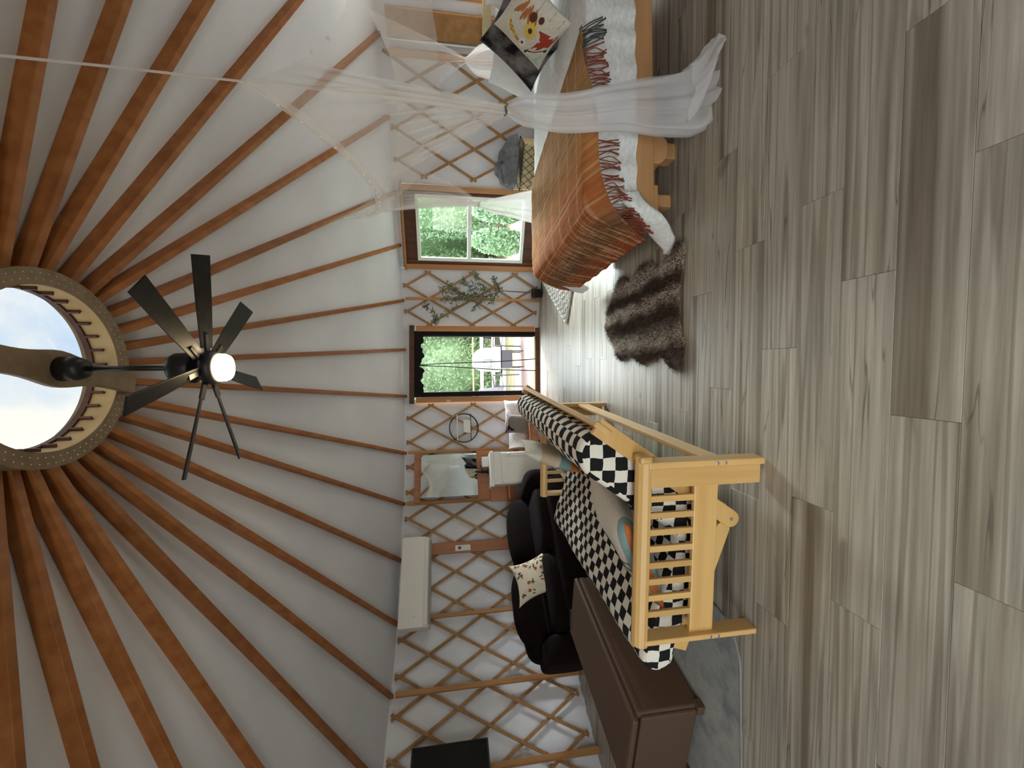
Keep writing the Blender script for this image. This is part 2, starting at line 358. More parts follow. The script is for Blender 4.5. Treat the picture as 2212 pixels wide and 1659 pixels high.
# walls: curved liner in three arcs
def wall(name, a0, a1, z0=-.06, z1=H+.04):
    n = max(int((a1-a0)/1.2), 2); P = []
    for i in range(n+1):
        a = a0+(a1-a0)*i/n
        row = []
        for j in range(13):
            z = z0+(z1-z0)*j/12; w = .006*fbm(a*.22, z*1.3, 3.1)+.004*fbm(a*.9, z*4, 8.8)
            row.append(polar(a, R+w, z))
        P.append(row)
    m = MB(); m.grid(P); o = m.build(name, M['wall'], smooth=True, kind='structure'); return o
wl = wall('wall_left', -124, -5.05); wr = wall('wall_right', 10.15, WIN_AZ[0])
wf = wall('wall_far', WIN_AZ[1], 63.5); ws = wall('wall_side', 78.5, 136)
for a0, a1, z0, z1 in ((*DOOR_AZ, 2.03, H+.04), (*WIN_AZ, 2.06, H+.04), (63.5, 78.5, 2.04, H+.04), (63.5, 78.5, -.06, .48)):
    m = MB(); m.grid([[polar(a0+(a1-a0)*i/8, R, z) for z in (z0, z1)] for i in range(9)]); m.build('liner_panel', M['wall'], wr if a0 < 60 else ws)
# rear wall; glazed openings added out of view, rear and side, for fill light
wb = wall('wall_back', 136, 236, 2.02, H+.04)
for k, (a0, a1) in enumerate(((136, 174), (198, 206), (230, 236))):
    m = MB(); m.grid([[polar(a0+(a1-a0)*i/6, R, z) for z in (0, 2.02)] for i in range(7)]); m.build('liner_panel', M['wall'], wb)
for k, (ac, hw, zz0) in enumerate(((186, 12, .05), (218, 12, .05), (71, 7.4, .48))):
    g = thing('window_%d' % (k+3), loc=polar(ac, R), kind='structure')
    a, b = polar(ac-hw, R), polar(ac+hw, R); d = (b-a)/np.linalg.norm(b-a); nrm = np.array([d[1], -d[0], 0])
    for q in (a, (a+b)/2, b): MB().bar(q+[0, 0, zz0-.05], q+[0, 0, 2.04], .07, .06, d).build('stile', M['trim'], g)
    for z in (zz0, 2.0): MB().bar(a+[0, 0, z], b+[0, 0, z], .07, .1).build('sash_rail', M['trim'], g)
    MB().grid([[a+[0, 0, zz0], a+[0, 0, 2.0]], [b+[0, 0, zz0], b+[0, 0, 2.0]]]).build('pane', M['glass'], g)

# lattice: riveted slats, shared meshes turned about the yurt's axis
_sl = {}
def lattice(parent, az0, step, C, name='lattice_slat'):
    rows = [.09+.3325*k for k in range(7)]; riv = MB()
    def slat(c0, r0, c1, r1, up):
        n = c1-c0; key = (parent.name, n, r0, up, round(step, 3))
        az = az0+step*c0
        if key not in _sl:
            m = MB(); rad = R-.034 if up else R-.048; P = []; ext = .13
            tt = [-ext]+[i for i in range(n+1)]+[n+ext]
            dz = (.3325 if up else -.3325); dx = math.radians(abs(step))*R; ln = math.hypot(dz, dx)
            for t in tt:
                a = math.radians(step*t); z = rows[r0]+dz*t
                tz, tx = dz/ln, dx/ln*(1 if step > 0 else -1)
                ring = []
                for w, e in ((-.016, -.006), (.016, -.006), (.016, .006), (-.016, .006)):
                    aa = a+w*tz/R*-1; zz = z+w*tx; ring.append((( rad+e)*math.sin(aa), (rad+e)*math.cos(aa), zz))
                P.append(ring)
            m.grid(P, cv=True); q = len(P); base = 0
            m.f += [(0, 1, 2, 3), (4*q-4, 4*q-3, 4*q-2, 4*q-1)]; m.uv += [[(0, 0)]*4]*2; m.mi += [0, 0]
            o = m.build(name, M['slat'], parent); _sl[key] = o
        else: o = copy_obj(_sl[key], parent)
        o.rotation_euler = (0, 0, -math.radians(az))
    for k in range(-C, 7):
        if k % 2 == 0: continue
        c0, c1 = max(0, -k), min(C, 6-k)
        if c1-c0 >= 1: slat(c0, c0+k, c1, c1+k, True)
    for k in range(0, C+7):
        if k % 2 == 0: continue
        c0, c1 = max(0, k-6), min(C, k)
        if c1-c0 >= 1: slat(c0, k-c0, c1, k-c1, False)
    for c in range(C+1):
        for r in range(7):
            if (c+r) % 2 == 1:
                a = az0+step*c; p = polar(a, R-.056, rows[r]); e = polar(a, 1)
                riv.lathe([(.0055, -.001), (.0055, .002), (.002, .004)], p, 8, (np.array([e[1], -e[0], 0]), np.array([0, 0, 1.0]), -e))
    riv.build('rivet', M['chrome'], parent, kind='stuff')
lattice(wl, -6.15, -2.528, 30)
lattice(wr, 11.05, 2.605, 4)
lattice(wf, 38.95, 2.47, 7)
# studs carrying the rafters
def stud(az, z0, z1, w, d, m, parent, r0=R-.085, r1=None, name='stud'):
    r1 = r0 if r1 is None else r1; e = polar(az, 1)
    return MB().bar(polar(az, r0, z0), polar(az, r1, z1), w, d, e).build(name, m, parent, bevel=.004)
for az, w in ((-15.9, .042), (-26.1, .05), (-46.2, .045), (-56.7, .05), (-66.6, .05), (-77.3, .05)):
    stud(az, 0, 2.10, w, .05, M['stud'], wl)
stud(-34.9, 0, 1.77, .15, .04, M['redboard'], wl, name='wide_board')
stud(16.35, 0, 2.10, .042, .05, M['stud'], wr)
# baseboard strip where the wall meets the floor
for nm, a0, a1, par in (('baseboard_left', -16, DOOR_AZ[0]-.4, wl), ('baseboard_right', DOOR_AZ[1]+.4, WIN_AZ[0]-.3, wr)):
    m = MB(); n = int((a1-a0)/2)+2
    m.grid([[polar(a0+(a1-a0)*i/n, R-.012, 0), polar(a0+(a1-a0)*i/n, R-.012, .05), polar(a0+(a1-a0)*i/n, R+.01, .05)] for i in range(n+1)])
    m.build(nm, M['wall'], smooth=False, kind='structure')

# ceiling liner and rafters
P = []
nA = 144
for i in range(nA):
    a = 2*PI*i/nA; row = []
    for j in range(22):
        t = j/21; r = R+.035+(RR-R-.035)*t; z = H+.018+(ZR+.188-H-.018)*t
        z += .012*fbm(a*6, t*3, 1.3)*(1-t)-.018*math.sin(PI*t)*abs(math.sin(a*18))
        row.append((r*math.sin(a), r*math.cos(a), z))
    P.append(row)
m = MB(); m.grid(P, cu=True); ceiling = m.build('ceiling', M['liner'], smooth=True, kind='structure')
ADJ = {12: (.012, .025), 11: (.022, -.04), 10: (.008, -.005), 9: (.016, -.07), 8: (.004, -.095), 7: (0, -.01), 6: (-.022, -.015), 5: (-.004, -.03),
       4: (-.010, -.015), 3: (-.004, .005), 2: (.008, -.025), 1: (-.016, -.025), 0: (-.010, -.015), -1: (-.008, -.03), -2: (-.006, -.025), -3: (.004, -.015),
       -4: (.010, -.010), -5: (-.002, .005), -6: (.006, -.005), -7: (0, 0), -8: (.010, .020)}
raz = [(TH0+DTH*i+a, TH0+DTH*i+b) for i, (a, b) in ADJ.items()]
lo, hi = TH0+DTH*12, TH0-DTH*8+2*PI; nfill = round((hi-lo)/DTH)
raz += [(lo+(hi-lo)*k/nfill,)*2 for k in range(1, nfill)]
for t0, t1 in raz:
    p = np.array([(R-.01)*math.sin(t0), (R-.01)*math.cos(t0), H+.028]); q = np.array([(RR-.01)*math.sin(t1), (RR-.01)*math.cos(t1), ZR+DZ+.022])
    MB().bar(p, q, .042, .080).build('rafter', M['rafter'], ceiling, bevel=.004)

# skylight: compression ring, dome, blocking, crossbeam
sky = thing('window_2', loc=(0, 0, ZR), kind='structure')
m = MB(); m.lathe([(RI, ZR), (RR, ZR), (RR, ZR+.195), (RI+.02, ZR+.195), (RI+.02, ZR+.14), (RI, ZR+.14), (RI, ZR)], n=96, caps=False).build('compression_ring', M['ring'], sky)
m = MB(); m.lathe([(RI-.001, ZR+.003), (RI-.001, ZR+.125)], n=96, caps=False).build('ring_lining', M['ringinner'], sky)
nb = 30
for k in range(nb):
    a = 2*PI*(k+.5)/nb; e = np.array([math.sin(a), math.cos(a), 0]); t = np.array([e[1], -e[0], 0])
    MB().box(e*(RI-.010)+[0, 0, ZR+.088], (.012, .018, .06), (t, e, (0, 0, 1))).build('bracket', M['darkboard'], sky)
m = MB(); m.lathe([(RI-.012, ZR+.12), (RI+.02, ZR+.12), (RI+.02, ZR+.15), (RI-.012, ZR+.15), (RI-.012, ZR+.12)], n=96, caps=False).build('dome_curb', M['darkboard'], sky)
m = MB(); m.lathe([((RI+.035)*math.cos(t), ZR+.18+.30*math.sin(t)) for t in np.linspace(0, PI/2-.02, 14)], n=64, caps=False).build('dome', M['dome'], sky, smooth=True)
m = MB()
for k in range(72):
    a = 2*PI*k/72
    for r_ in (.425, .455): m.lathe([(.0035, -.0005), (.0025, -.0015)], (r_*math.sin(a+r_), r_*math.cos(a+r_), ZR), 6)
m.build('nail', M['chrome'], sky, kind='stuff')
# ------------------------------------------------------------------ door, windows, what stands outside
door = thing('door_1', loc=(.2, 4.25, 0), kind='structure')
DA, DB = polar(-5.9, R-.03), polar(10.9, R-.03); dd = (DB-DA)/np.linalg.norm(DB-DA); dn = np.array([dd[1], -dd[0], 0])   # dn points into the room
def dpt(x, y, off=0.0): return onP(x, y, DA+dn*off, dn)
def dbar(name, p, q, w, h, m, **k): return MB().bar(p, q, w, h, dn).build(name, m, door, **k)
def vline(y, x0, x1, off=.0):
    a = dpt(x0, y, off); b = a.copy(); a[2] = dpt(x0, y, off)[2]; b[2] = dpt(x1, y, off)[2]; return b, a
for y in (710, 864.5):
    b, t = vline(y, 899, 1154, .03); dbar('side_trim', b, t, .085, .035, M['trim'], bevel=.004)
for y in (720.5, 853):
    b, t = vline(y, 888, 1160, .0); b[2] = 0; dbar('jamb', b, t, .075, .06, M['blackmatte'])
a, b = dpt(887, 872, .02), dpt(887, 703, .02); dbar('head_casing', a+[0, 0, -.02], b+[0, 0, -.02], .075, .08, M['darkboard'])
a, b = dpt(1158, 868, .02), dpt(1158, 708, .02); a[2] = b[2] = .022; dbar('threshold', a, b, .10, .045, M['darkboard'])
b, t = vline(726.5, 905, 1152, -.05); dbar('door_edge', b, t, .02, .05, mat('grey_door_edge', (.25, .24, .25), .5))
MB().box(dpt(968.5, 866, .052), (.028, .008, .055), (dd, dn, (0, 0, 1))).build('name_plate', M['whiteplastic'], door)
for k in range(3):
    p = dpt(966+2.2*k, 866, .0565); MB().box(p, (.016, .002, .006), (dd, dn, (0, 0, 1))).build('plate_button', M['black'], door)
# magnetic insect screen: header, two mesh leaves parted down the middle
scr = thing('screen_curtain', 'black magnetic mesh curtain hung in the open doorway, slit up the middle', 'screen door', dpt(1158, 785, .05))
def wavy(y0, y1, x0, top):
    P = []
    for i in range(25):
        y = y0+(y1-y0)*i/24; xb = x0+3*math.sin(i*.9)+2.2*math.sin(i*2.1+1)
        if abs(y-789) < 7: xb += 6*(1-abs(y-789)/7)*-1
        P.append([dpt(top, y, .015), dpt(xb, y, .015)])
    return P
m = MB(); m.grid(wavy(848, 724, 913, 889)); m.build('header_band', M['blackmatte'], scr, solid=.01)
for nm, ys, ye in (('mesh_leaf', (724.5, 724.5), (789, 776)), ('mesh_leaf', (849, 849), (789.5, 801))):
    P = []
    for i in range(9):
        s_ = i/8; P.append([lerp(dpt(900, ys[0]*(1-s_)+ye[0]*s_, .01), dpt(1156, ys[1]*(1-s_)+ye[1]*s_, .01), t)+dn*.012*math.sin(i*2.4) for t in np.linspace(0, 1, 12)])
    m = MB(); m.grid(P); lf = m.build(nm, M['screen'], scr)
    edge = [lerp(dpt(899, ye[0], .02), dpt(1156, ye[1], .02), t)+dd*(.006*math.sin(t*7)) for t in np.linspace(0, 1, 14)]
    MB().tube(edge, .0075, 6).build('binding', M['blackmatte'], lf)

# window 1: white single-hung sash set in dark timber infill
win = thing('window_1', loc=polar(30, R-.05), kind='structure')
WA, WB = polar(WIN_AZ[0], R-.02), polar(WIN_AZ[1], R-.02); wd = (WB-WA)/np.linalg.norm(WB-WA); wn = np.array([wd[1], -wd[0], 0])
def wpt(x, y, off=0.0): return onP(x, y, WA+wn*off, wn)
def wuv(p): return np.dot(p-WA, wd), p[2]
def wxyz(u, z, off=0.0): return WA+wd*u+np.array([0, 0, z])+wn*off
WL = np.linalg.norm(WB-WA)
us = [wuv(wpt(905, 564))[0], wuv(wpt(1120, 565))[0], wuv(wpt(898, 418))[0]]; u0, u1 = (us[0]+us[1])/2, us[2]
zt = (wpt(899, 480)[2]+wpt(903, 550)[2])/2; zb = wpt(1129, 540)[2]; zm = wpt(1014, 500)[2]
def wbox(name, ua, ub, za, zb_, off, th, m, par=win, **k): return MB().box(wxyz((ua+ub)/2, (za+zb_)/2, off), (ub-ua, th, zb_-za), (wd, wn, (0, 0, 1))).build(name, m, par, **k)
wbox('infill_panel', .0, u0, .0, 2.10, -.02, .03, M['darkboard']); wbox('infill_panel', u1, WL, .0, 2.10, -.02, .03, M['darkboard'])
wbox('infill_panel', u0, u1, zt, 2.10, -.02, .03, M['darkboard']); wbox('infill_panel', u0, u1, .0, zb, -.02, .03, M['darkboard'])
wbox('post', .0, .075, 0, 2.06, .02, .06, M['trim'], bevel=.004); wbox('post', WL-.075, WL, 0, 2.06, .02, .06, M['trim'], bevel=.004)
wbox('inner_post', .085, .14, 0, 2.04, .0, .05, M['darkboard'], bevel=.004); wbox('inner_post', WL-.15, WL-.085, 0, 2.04, .0, .05, M['darkboard'], bevel=.004)
wbox('head_batten', -.02, WL+.05, 2.055, 2.085, .035, .03, M['stud'])
fw = .045
for a_, b_, c_, d_ in ((u0, u0+fw, zb, zt), (u1-fw, u1, zb, zt), (u0+fw, u1-fw, zb, zb+fw), (u0+fw, u1-fw, zt-fw, zt)):
    wbox('vinyl_frame', a_, b_, c_, d_, .005, .06, M['vinyl'])
wbox('meeting_rail', u0+fw, u1-fw, zm-.028, zm+.028, .0, .05, M['vinyl'])
wbox('pane', u0+fw-.005, u1-fw+.005, zm+.02, zt-fw+.005, -.01, .004, M['glass']); wbox('pane', u0+fw-.005, u1-fw+.005, zb+fw-.005, zm-.02, .0, .004, M['glass'])
wbox('sash_lock', (u0+u1)/2-.03, (u0+u1)/2+.03, zm+.02, zm+.035, .03, .03, M['vinyl'])
# the framing of the next window, seen through the net at the right
fr = thing('trim_1', loc=polar(57.5, R-.05), kind='structure')
def fbar(az, w, z0, z1, m, r=R-.06, nm='post'): return MB().bar(polar(az, r, z0), polar(az, r, z1), w, .05, polar(az, 1)).build(nm, m, fr, bevel=.003)
fbar(56.6, .07, .3, 2.05, M['trim']); fbar(58.2, .018, .3, 2.05, M['white'], nm='white_strip'); fbar(60.2, .24, .3, 2.05, M['slat'], nm='wide_board')
MB().bar(polar(59, R-.10, 1.00), polar(72, R-.10, 1.04), .05, .09).build('sill_rail', M['basketcloth'], fr)

# outdoors
M['grass'] = noisy('grass_ground', (.15, .14, .08), (.24, .22, .13), scale=3, rough=.95, spec=.05)
M['deck'] = wood('pink_deck_wood', (.24, .17, .15), (.31, .23, .205), .7, axis=0)
M['foliage'] = noisy('hedge_leaves', (.11, .20, .085), (.34, .46, .26), scale=9, rough=.7, spec=.2)
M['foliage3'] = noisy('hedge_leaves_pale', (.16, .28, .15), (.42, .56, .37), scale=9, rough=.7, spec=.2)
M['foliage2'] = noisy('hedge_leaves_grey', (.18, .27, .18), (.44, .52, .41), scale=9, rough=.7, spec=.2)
M['foliagecore'] = noisy('hedge_core', (.16, .25, .13), (.27, .37, .22), scale=8, rough=.95)  # solid crown core that keeps the leaves from being see-through
g = MB(); g.lathe([(R+.05, -.16), (30, -.30)], n=64, caps=False).build('ground', M['grass'], kind='structure')
deck = thing('deck', 'pinkish boarded porch deck outside the open doorway', 'deck', (.3, 5.8, 0))
y = 4.62
while y < 7.1:
    MB().box((-.3, y+.065, -.045), (4.4, .128, .03)).build('deck_board', M['deck'], deck); y += .14
MB().box((-.3, 5.85, -.09), (4.4, 2.4, .05)).build('joist_frame', M['darkboard'], deck)
mt = MB().box((.35, 4.80, -.022), (1.3, .24, .014)).build('doormat', noisy('green_mat', (.10, .22, .06), (.2, .34, .12), scale=60, rough=.95), bevel=.004)
tag(mt, 'narrow green grass doormat on the deck outside the doorway', 'doormat')
fen = thing('fence', 'white rail fence along the outer edge of the deck', 'fence', (.4, 7.2, 0))
for x in (1040, 1065, 1088):
    z = onY(x, 740, 7.2)[2]; MB().box((-.3, 7.2, z), (4.3, .03, .075)).build('rail', M['white'], fen)
z = onY(1022, 780, 7.2)[2]; MB().box((-.3, 7.2, z), (4.3, .06, .03)).build('top_rail', wood('tan_rail', (.48, .30, .16), (.58, .38, .22), .6, axis=0), fen)
for x in (-2.4, -1.15, 1.75): MB().box((x, 7.24, .43), (.07, .05, .95)).build('post', M['white'], fen)
gr = thing('grill', 'white domed barbecue grill on a dark grey cart with thin legs, beyond the doorway', 'grill', (.35, 6.0, -.03))
prof = [(-.235, .56), (-.225, .80), (-.17, .93), (-.08, .985), (.08, .985), (.17, .93), (.225, .80), (.235, .56)]
MB().prism(prof, (.35, 5.78, 0), (1, 0, 0), (0, 0, 1), (0, 1, 0), .44).build('hood', M['white'], gr, bevel=.02)
MB().box((.35, 6.0, .50), (.49, .48, .12)).build('firebox', M['white'], gr, bevel=.01)
MB().box((.27, 5.755, .70), (.17, .02, .16)).build('thermometer_plate', mat('grey_plate', (.30, .33, .36), .5), gr)
MB().box((.27, 5.742, .70), (.10, .012, .10)).build('gauge', M['white'], gr)
MB().tube([(.14, 5.73, .62), (.14, 5.70, .62), (.56, 5.70, .62), (.56, 5.73, .62)], .012, 8).build('handle', M['chrome'], gr)
MB().box((.36, 6.0, .31), (.36, .40, .22)).build('cart_box', mat('cart_grey', (.10, .10, .115), .5), gr, bevel=.01)
for x in (.20, .52):
    for yy in (5.82, 6.18): MB().tube([(x, yy, -.03), (x, yy, .44)], .010, 8).build('leg', M['black'], gr)
M['patiogrey'] = mat('patio_frame', (.12, .115, .125), .5); M['patioslate'] = noisy('patio_sling', (.33, .33, .38), (.42, .42, .47), scale=20, rough=.8)
def patio_chair(cx, cy, rz, label):
    t = thing('patio_chair', label, 'chair', (cx, cy, -.028), rz, 'patio chairs on the deck')
    MB().box((0, 0, .40), (.46, .46, .03)).build('seat', M['patioslate'], t, world=False, bevel=.01)
    A = Matrix.Rotation(-.22, 3, 'X'); MB().box((0, .27, .66), (.46, .025, .50), [list(A.col[k]) for k in range(3)]).build('backrest', M['patioslate'], t, world=False, bevel=.01)
    for sx in (-.24, .24):
        for sy in (-.22, .22): MB().tube([(sx, sy*1.1, 0), (sx, sy, .58)], .013, 8).build('leg', M['patiogrey'], t, world=False)
        MB().box((sx, 0, .59), (.05, .52, .025)).build('armrest', M['patiogrey'], t, world=False)
    return t
patio_chair(-.28, 6.25, 2.6, 'slate garden chair to the left of the white grill on the deck')
patio_chair(.98, 6.15, -2.3, 'slate garden chair to the right of the white grill on the deck')
def tree(cx, cy, rx, rz, label, n, m, cz=None, group='trees beyond the deck fence'):
    cz = rz*.85 if cz is None else cz
    t = thing('tree', label, 'tree', (cx, cy, -.2), 0, group)
    MB().tube([(cx, cy, -.2), (cx+.05, cy, cz*.5), (cx, cy+.05, cz+rz*.5)], [.14, .11, .04], 8).build('trunk', M['bark'], t)
    core = MB(); P = []
    for i in range(15):
        th = PI*i/14; row = []
        for j in range(20):
            ph = 2*PI*j/20; d = np.array([math.sin(th)*math.cos(ph), math.sin(th)*math.sin(ph), math.cos(th)])
            k = .86+.22*fbm(d[0]*1.7+cx, d[1]*1.7+cy, d[2]*1.7); row.append(np.array([cx, cy, cz])+d*[rx*.93, rx*.9, rz*.93]*k)
        P.append(row)
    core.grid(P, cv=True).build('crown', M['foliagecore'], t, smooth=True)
    d = rng.normal(size=(n, 3)); d /= np.linalg.norm(d, axis=1)[:, None]
    k = .80+.24*rng.random(n)+np.array([.22*fbm(a[0]*1.7+cx, a[1]*1.7+cy, a[2]*1.7) for a in d])
    c = np.array([cx, cy, cz])+d*np.array([rx, rx*.95, rz])*np.minimum(k, 1.03)[:, None]
    a = rng.normal(size=(n, 3)); a /= np.linalg.norm(a, axis=1)[:, None]; b = np.cross(a, rng.normal(size=(n, 3))); b /= np.linalg.norm(b, axis=1)[:, None]
    s_ = (.030+.034*rng.random(n))[:, None]; V = np.stack([c-a*s_, c+b*s_*.45, c+a*s_, c-b*s_*.45], 1).reshape(-1, 3)
    lf = MB(); lf.add(V.tolist(), [tuple(range(4*i, 4*i+4)) for i in range(n)]); lf.build('foliage', m, t, kind='stuff')
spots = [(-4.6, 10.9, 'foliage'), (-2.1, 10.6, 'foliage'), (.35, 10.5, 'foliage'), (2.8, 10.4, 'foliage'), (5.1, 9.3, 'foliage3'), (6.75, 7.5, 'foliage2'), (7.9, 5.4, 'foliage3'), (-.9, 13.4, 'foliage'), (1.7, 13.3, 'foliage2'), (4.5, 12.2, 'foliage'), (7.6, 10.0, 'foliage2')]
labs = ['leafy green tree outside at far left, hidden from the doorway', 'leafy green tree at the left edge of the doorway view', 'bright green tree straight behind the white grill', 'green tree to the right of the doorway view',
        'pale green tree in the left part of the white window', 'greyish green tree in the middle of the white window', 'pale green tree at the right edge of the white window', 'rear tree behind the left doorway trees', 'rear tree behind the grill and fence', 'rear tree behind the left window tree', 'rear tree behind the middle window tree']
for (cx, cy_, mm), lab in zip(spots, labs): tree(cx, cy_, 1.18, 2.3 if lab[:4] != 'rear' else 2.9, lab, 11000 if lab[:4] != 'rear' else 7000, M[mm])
for az, lab in ((24.6, 'low leafy shrub below the left part of the white window'), (29.9, 'low leafy shrub below the middle of the white window'), (35.2, 'low leafy shrub below the right part of the white window'), (40.5, 'low leafy shrub outside past the right edge of the white window')):
    x_, y_, _ = polar(az, 6.9); tree(x_, y_, .27, .60, lab, 2600, M['foliage3'], cz=.38, group='shrubs outside the white window')
# ------------------------------------------------------------------ soft things
def pillow_pt(u, v, w, h, t, side, pinch=.12, seed=0.0):
    """point of a stuffed cushion; u, v in -1..1"""
    e = max((1-abs(u)**2.6)*(1-abs(v)**2.6), 0)**.55
    x = u*w/2*(1-pinch*(1-v*v)*abs(u)**3); y = v*h/2*(1-pinch*(1-u*u)*abs(v)**3)
    return x, y, side*t/2*e*(1+.18*fbm(u*1.6+seed, v*1.6, seed))
def cushion(name, c, ax, w, h, t, m, label=None, group=None, n=20, seed=0.0, pinch=.12, parent=None, cat='pillow'):
    A = np.array(ax, float); A /= np.linalg.norm(A, axis=1)[:, None]; c = np.array(c, float)
    b = MB(); us = [math.sin((i/n*2-1)*PI/2) for i in range(n+1)]
    for s_ in (1, -1):
        P = [[c+A[0]*q[0]+A[1]*q[1]+A[2]*q[2] for v in us for q in (pillow_pt(u, v, w, h, t, s_, pinch, seed),)] for u in us]
        b.grid(P, uv=[[((u+1)/2, (v+1)/2) for v in us] for u in us])
    if parent is not None: return b.build(name, m, parent, smooth=True)
    root = thing(name, label, cat, c, 0, group)
    b.build('cover', m, root, smooth=True); return root
def decal(poly, off, c, ax, w, h, t, m, name, par, seed=0.0, pinch=.12, side=1):
    """a flat printed shape that follows the cushion's face"""
    A = np.array(ax, float); A /= np.linalg.norm(A, axis=1)[:, None]; b = MB(); n = len(poly)
    cu, cv = np.mean(poly, 0); vs = []
    for k in (0, .5, 1):
        for (u, v) in poly:
            uu, vv = cu+(u-cu)*k, cv+(v-cv)*k; q = pillow_pt(uu, vv, w, h, t, side, pinch, seed)
            vs.append(np.array(c)+A[0]*q[0]+A[1]*q[1]+A[2]*(q[2]+side*off))
    fs = [(i, (i+1) % n, n+(i+1) % n, n+i) for i in range(n)]+[(n+i, n+(i+1) % n, 2*n+(i+1) % n, 2*n+i) for i in range(n)]
    b.add(vs, fs); return b.build(name, m, par, smooth=True)
def bands(name, stops, axis=0, rough=.9):
    """cushion cover sewn from cloths of different colours, across uv"""
    m = mat(name, (.5, .5, .5), rough, .1); nt, N, L, b = nodes(m)
    uv = N('ShaderNodeUVMap'); sp = N('ShaderNodeSeparateXYZ'); cr = ramp(N, stops); cr.color_ramp.interpolation = 'CONSTANT'
    L(uv.outputs[0], sp.inputs[0]); L(sp.outputs[axis], cr.inputs[0])
    n = N('ShaderNodeTexNoise'); n.inputs['Scale'].default_value = 60; mx = N('ShaderNodeMixRGB'); mx.blend_type = 'MULTIPLY'; mx.inputs[0].default_value = .25
    tc = N('ShaderNodeTexCoord'); L(tc.outputs['Object'], n.inputs['Vector']); L(cr.outputs[0], mx.inputs[1]); L(n.outputs['Fac'], mx.inputs[2]); L(mx.outputs[0], b.inputs['Base Color']); return m
def checker(name, c1, c2, rough=.9):
    m = mat(name, c1, rough, .15); nt, N, L, b = nodes(m)
    uv = N('ShaderNodeUVMap'); ch = N('ShaderNodeTexChecker'); ch.inputs['Scale'].default_value = 1.0
    n = N('ShaderNodeTexNoise'); n.inputs['Scale'].default_value = 1.3; n.inputs['Detail'].default_value = 2
    va = N('ShaderNodeVectorMath'); va.operation = 'MULTIPLY_ADD'; va.inputs[1].default_value = (.22, .22, 0)
    L(uv.outputs[0], n.inputs['Vector']); L(n.outputs['Color'], va.inputs[0]); L(uv.outputs[0], va.inputs[2])
    ch.inputs['Color1'].default_value = (*c1, 1); ch.inputs['Color2'].default_value = (*c2, 1)
    L(va.outputs[0], ch.inputs['Vector']); L(ch.outputs['Color'], b.inputs['Base Color'])
    tc = N('ShaderNodeTexCoord'); n2 = N('ShaderNodeTexNoise'); n2.inputs['Scale'].default_value = 120; bp = N('ShaderNodeBump'); bp.inputs['Strength'].default_value = .3; bp.inputs['Distance'].default_value = .002
    L(tc.outputs['Object'], n2.inputs['Vector']); L(n2.outputs['Fac'], bp.inputs['Height']); L(bp.outputs[0], b.inputs['Normal']); return m

# ------------------------------------------------------------------ futon
FO, FRZ = (-.462, -.590, 0.0), -math.radians(4.57)
fut = thing('futon', 'pale wooden futon frame with slatted arms, its back turned to the room', 'futon', FO, FRZ)
def F(p): c, s_ = math.cos(FRZ), math.sin(FRZ); return np.array([FO[0]+c*p[0]-s_*p[1], FO[1]+s_*p[0]+c*p[1], p[2]])
def arm(y0, sg):
    Yf = lambda y: y0+sg*y
    def bx(nm, x0, x1, ya, yb, z0, z1, m, bv=.005, par=fut): return MB().box(((x0+x1)/2, Yf((ya+yb)/2), (z0+z1)/2), (abs(x1-x0), abs(yb-ya), z1-z0)).build(nm, m, par, world=False, bevel=bv)
    lg = bx('leg', -.034, -.002, 0, .085, 0, .575, M['futonz'])
    bx('leg_panel', -.125, -.034, .012, .034, .012, .56, M['futonz'])
    l2 = bx('leg', -.872, -.846, 0, .085, 0, .575, M['futonz'])
    for par, xx in ((lg, -.018), (l2, -.859)):
        for z in (.205, .245): MB().lathe([(.008, 0), (.008, .002), (.004, .003)], (xx, Yf(-.0005), z), 12, ((1, 0, 0), (0, 0, 1), (0, -sg, 0))).build('bolt', M['chrome'], par, world=False)
    bx('lower_rail', -.85, -.055, .028, .053, .215, .335, M['futon'])
    for k in range(8): bx('slat', -.198-.0795*k, -.168-.0795*k, .030, .048, .325, .58, M['futonz'], .003)
    prof = [(-.038, -.028), (.038, -.028), (.042, -.008), (.036, .014), (.020, .028), (0, .033), (-.020, .028), (-.036, .014), (-.042, -.008)]
    MB().prism(prof, (.022, Yf(.042), .588), (0, 1, 0), (0, 0, 1), (-1, 0, 0), .905).build('armrest', M['futon'], fut, world=False, bevel=.004)
    bx('armrest_cap', -.012, .024, -.002, .086, .56, .617, M['futon'], .012)
arm(0, 1); arm(2.04, -1)
# seat and back decks
def deck_board(nm, p, q, y, w, th, m):   # board in the x-z plane, from p to q
    d = np.array([q[0]-p[0], 0, q[1]-p[1]]); d /= np.linalg.norm(d); u = np.cross(d, [0, 1, 0]); n_ = 8
    A, B = np.array([p[0], y, p[1]]), np.array([q[0], y, q[1]]); L_ = np.linalg.norm(B-A)
    poly = [(L_, w/2), (0, w/2)]+[(-w/2*math.sin(PI*k/n_), w/2*math.cos(PI*k/n_)) for k in range(1, n_)]+[(0, -w/2), (L_, -w/2)]
    return MB().prism(poly, A-np.array([0, th/2, 0]), d, u, (0, 1, 0), th).build(nm, m, fut, world=False, bevel=.003)
for y in (.115, 1.925):
    b = deck_board('back_side_board', (-.335, .085), (.150, .785), y, .085, .03, M['futon'])
    MB().lathe([(.008, 0), (.008, .002)], (-.335, y-.016, .085), 12, ((1, 0, 0), (0, 0, 1), (0, -1, 0))).build('bolt', M['chrome'], b, world=False)
    deck_board('seat_side_board', (-.40, .10), (-1.02, .315), y+(.035 if y < 1 else -.035), .075, .028, M['futon'])
dn2 = np.array([.57, 0, .82]); dper = np.array([.82, 0, -.57])
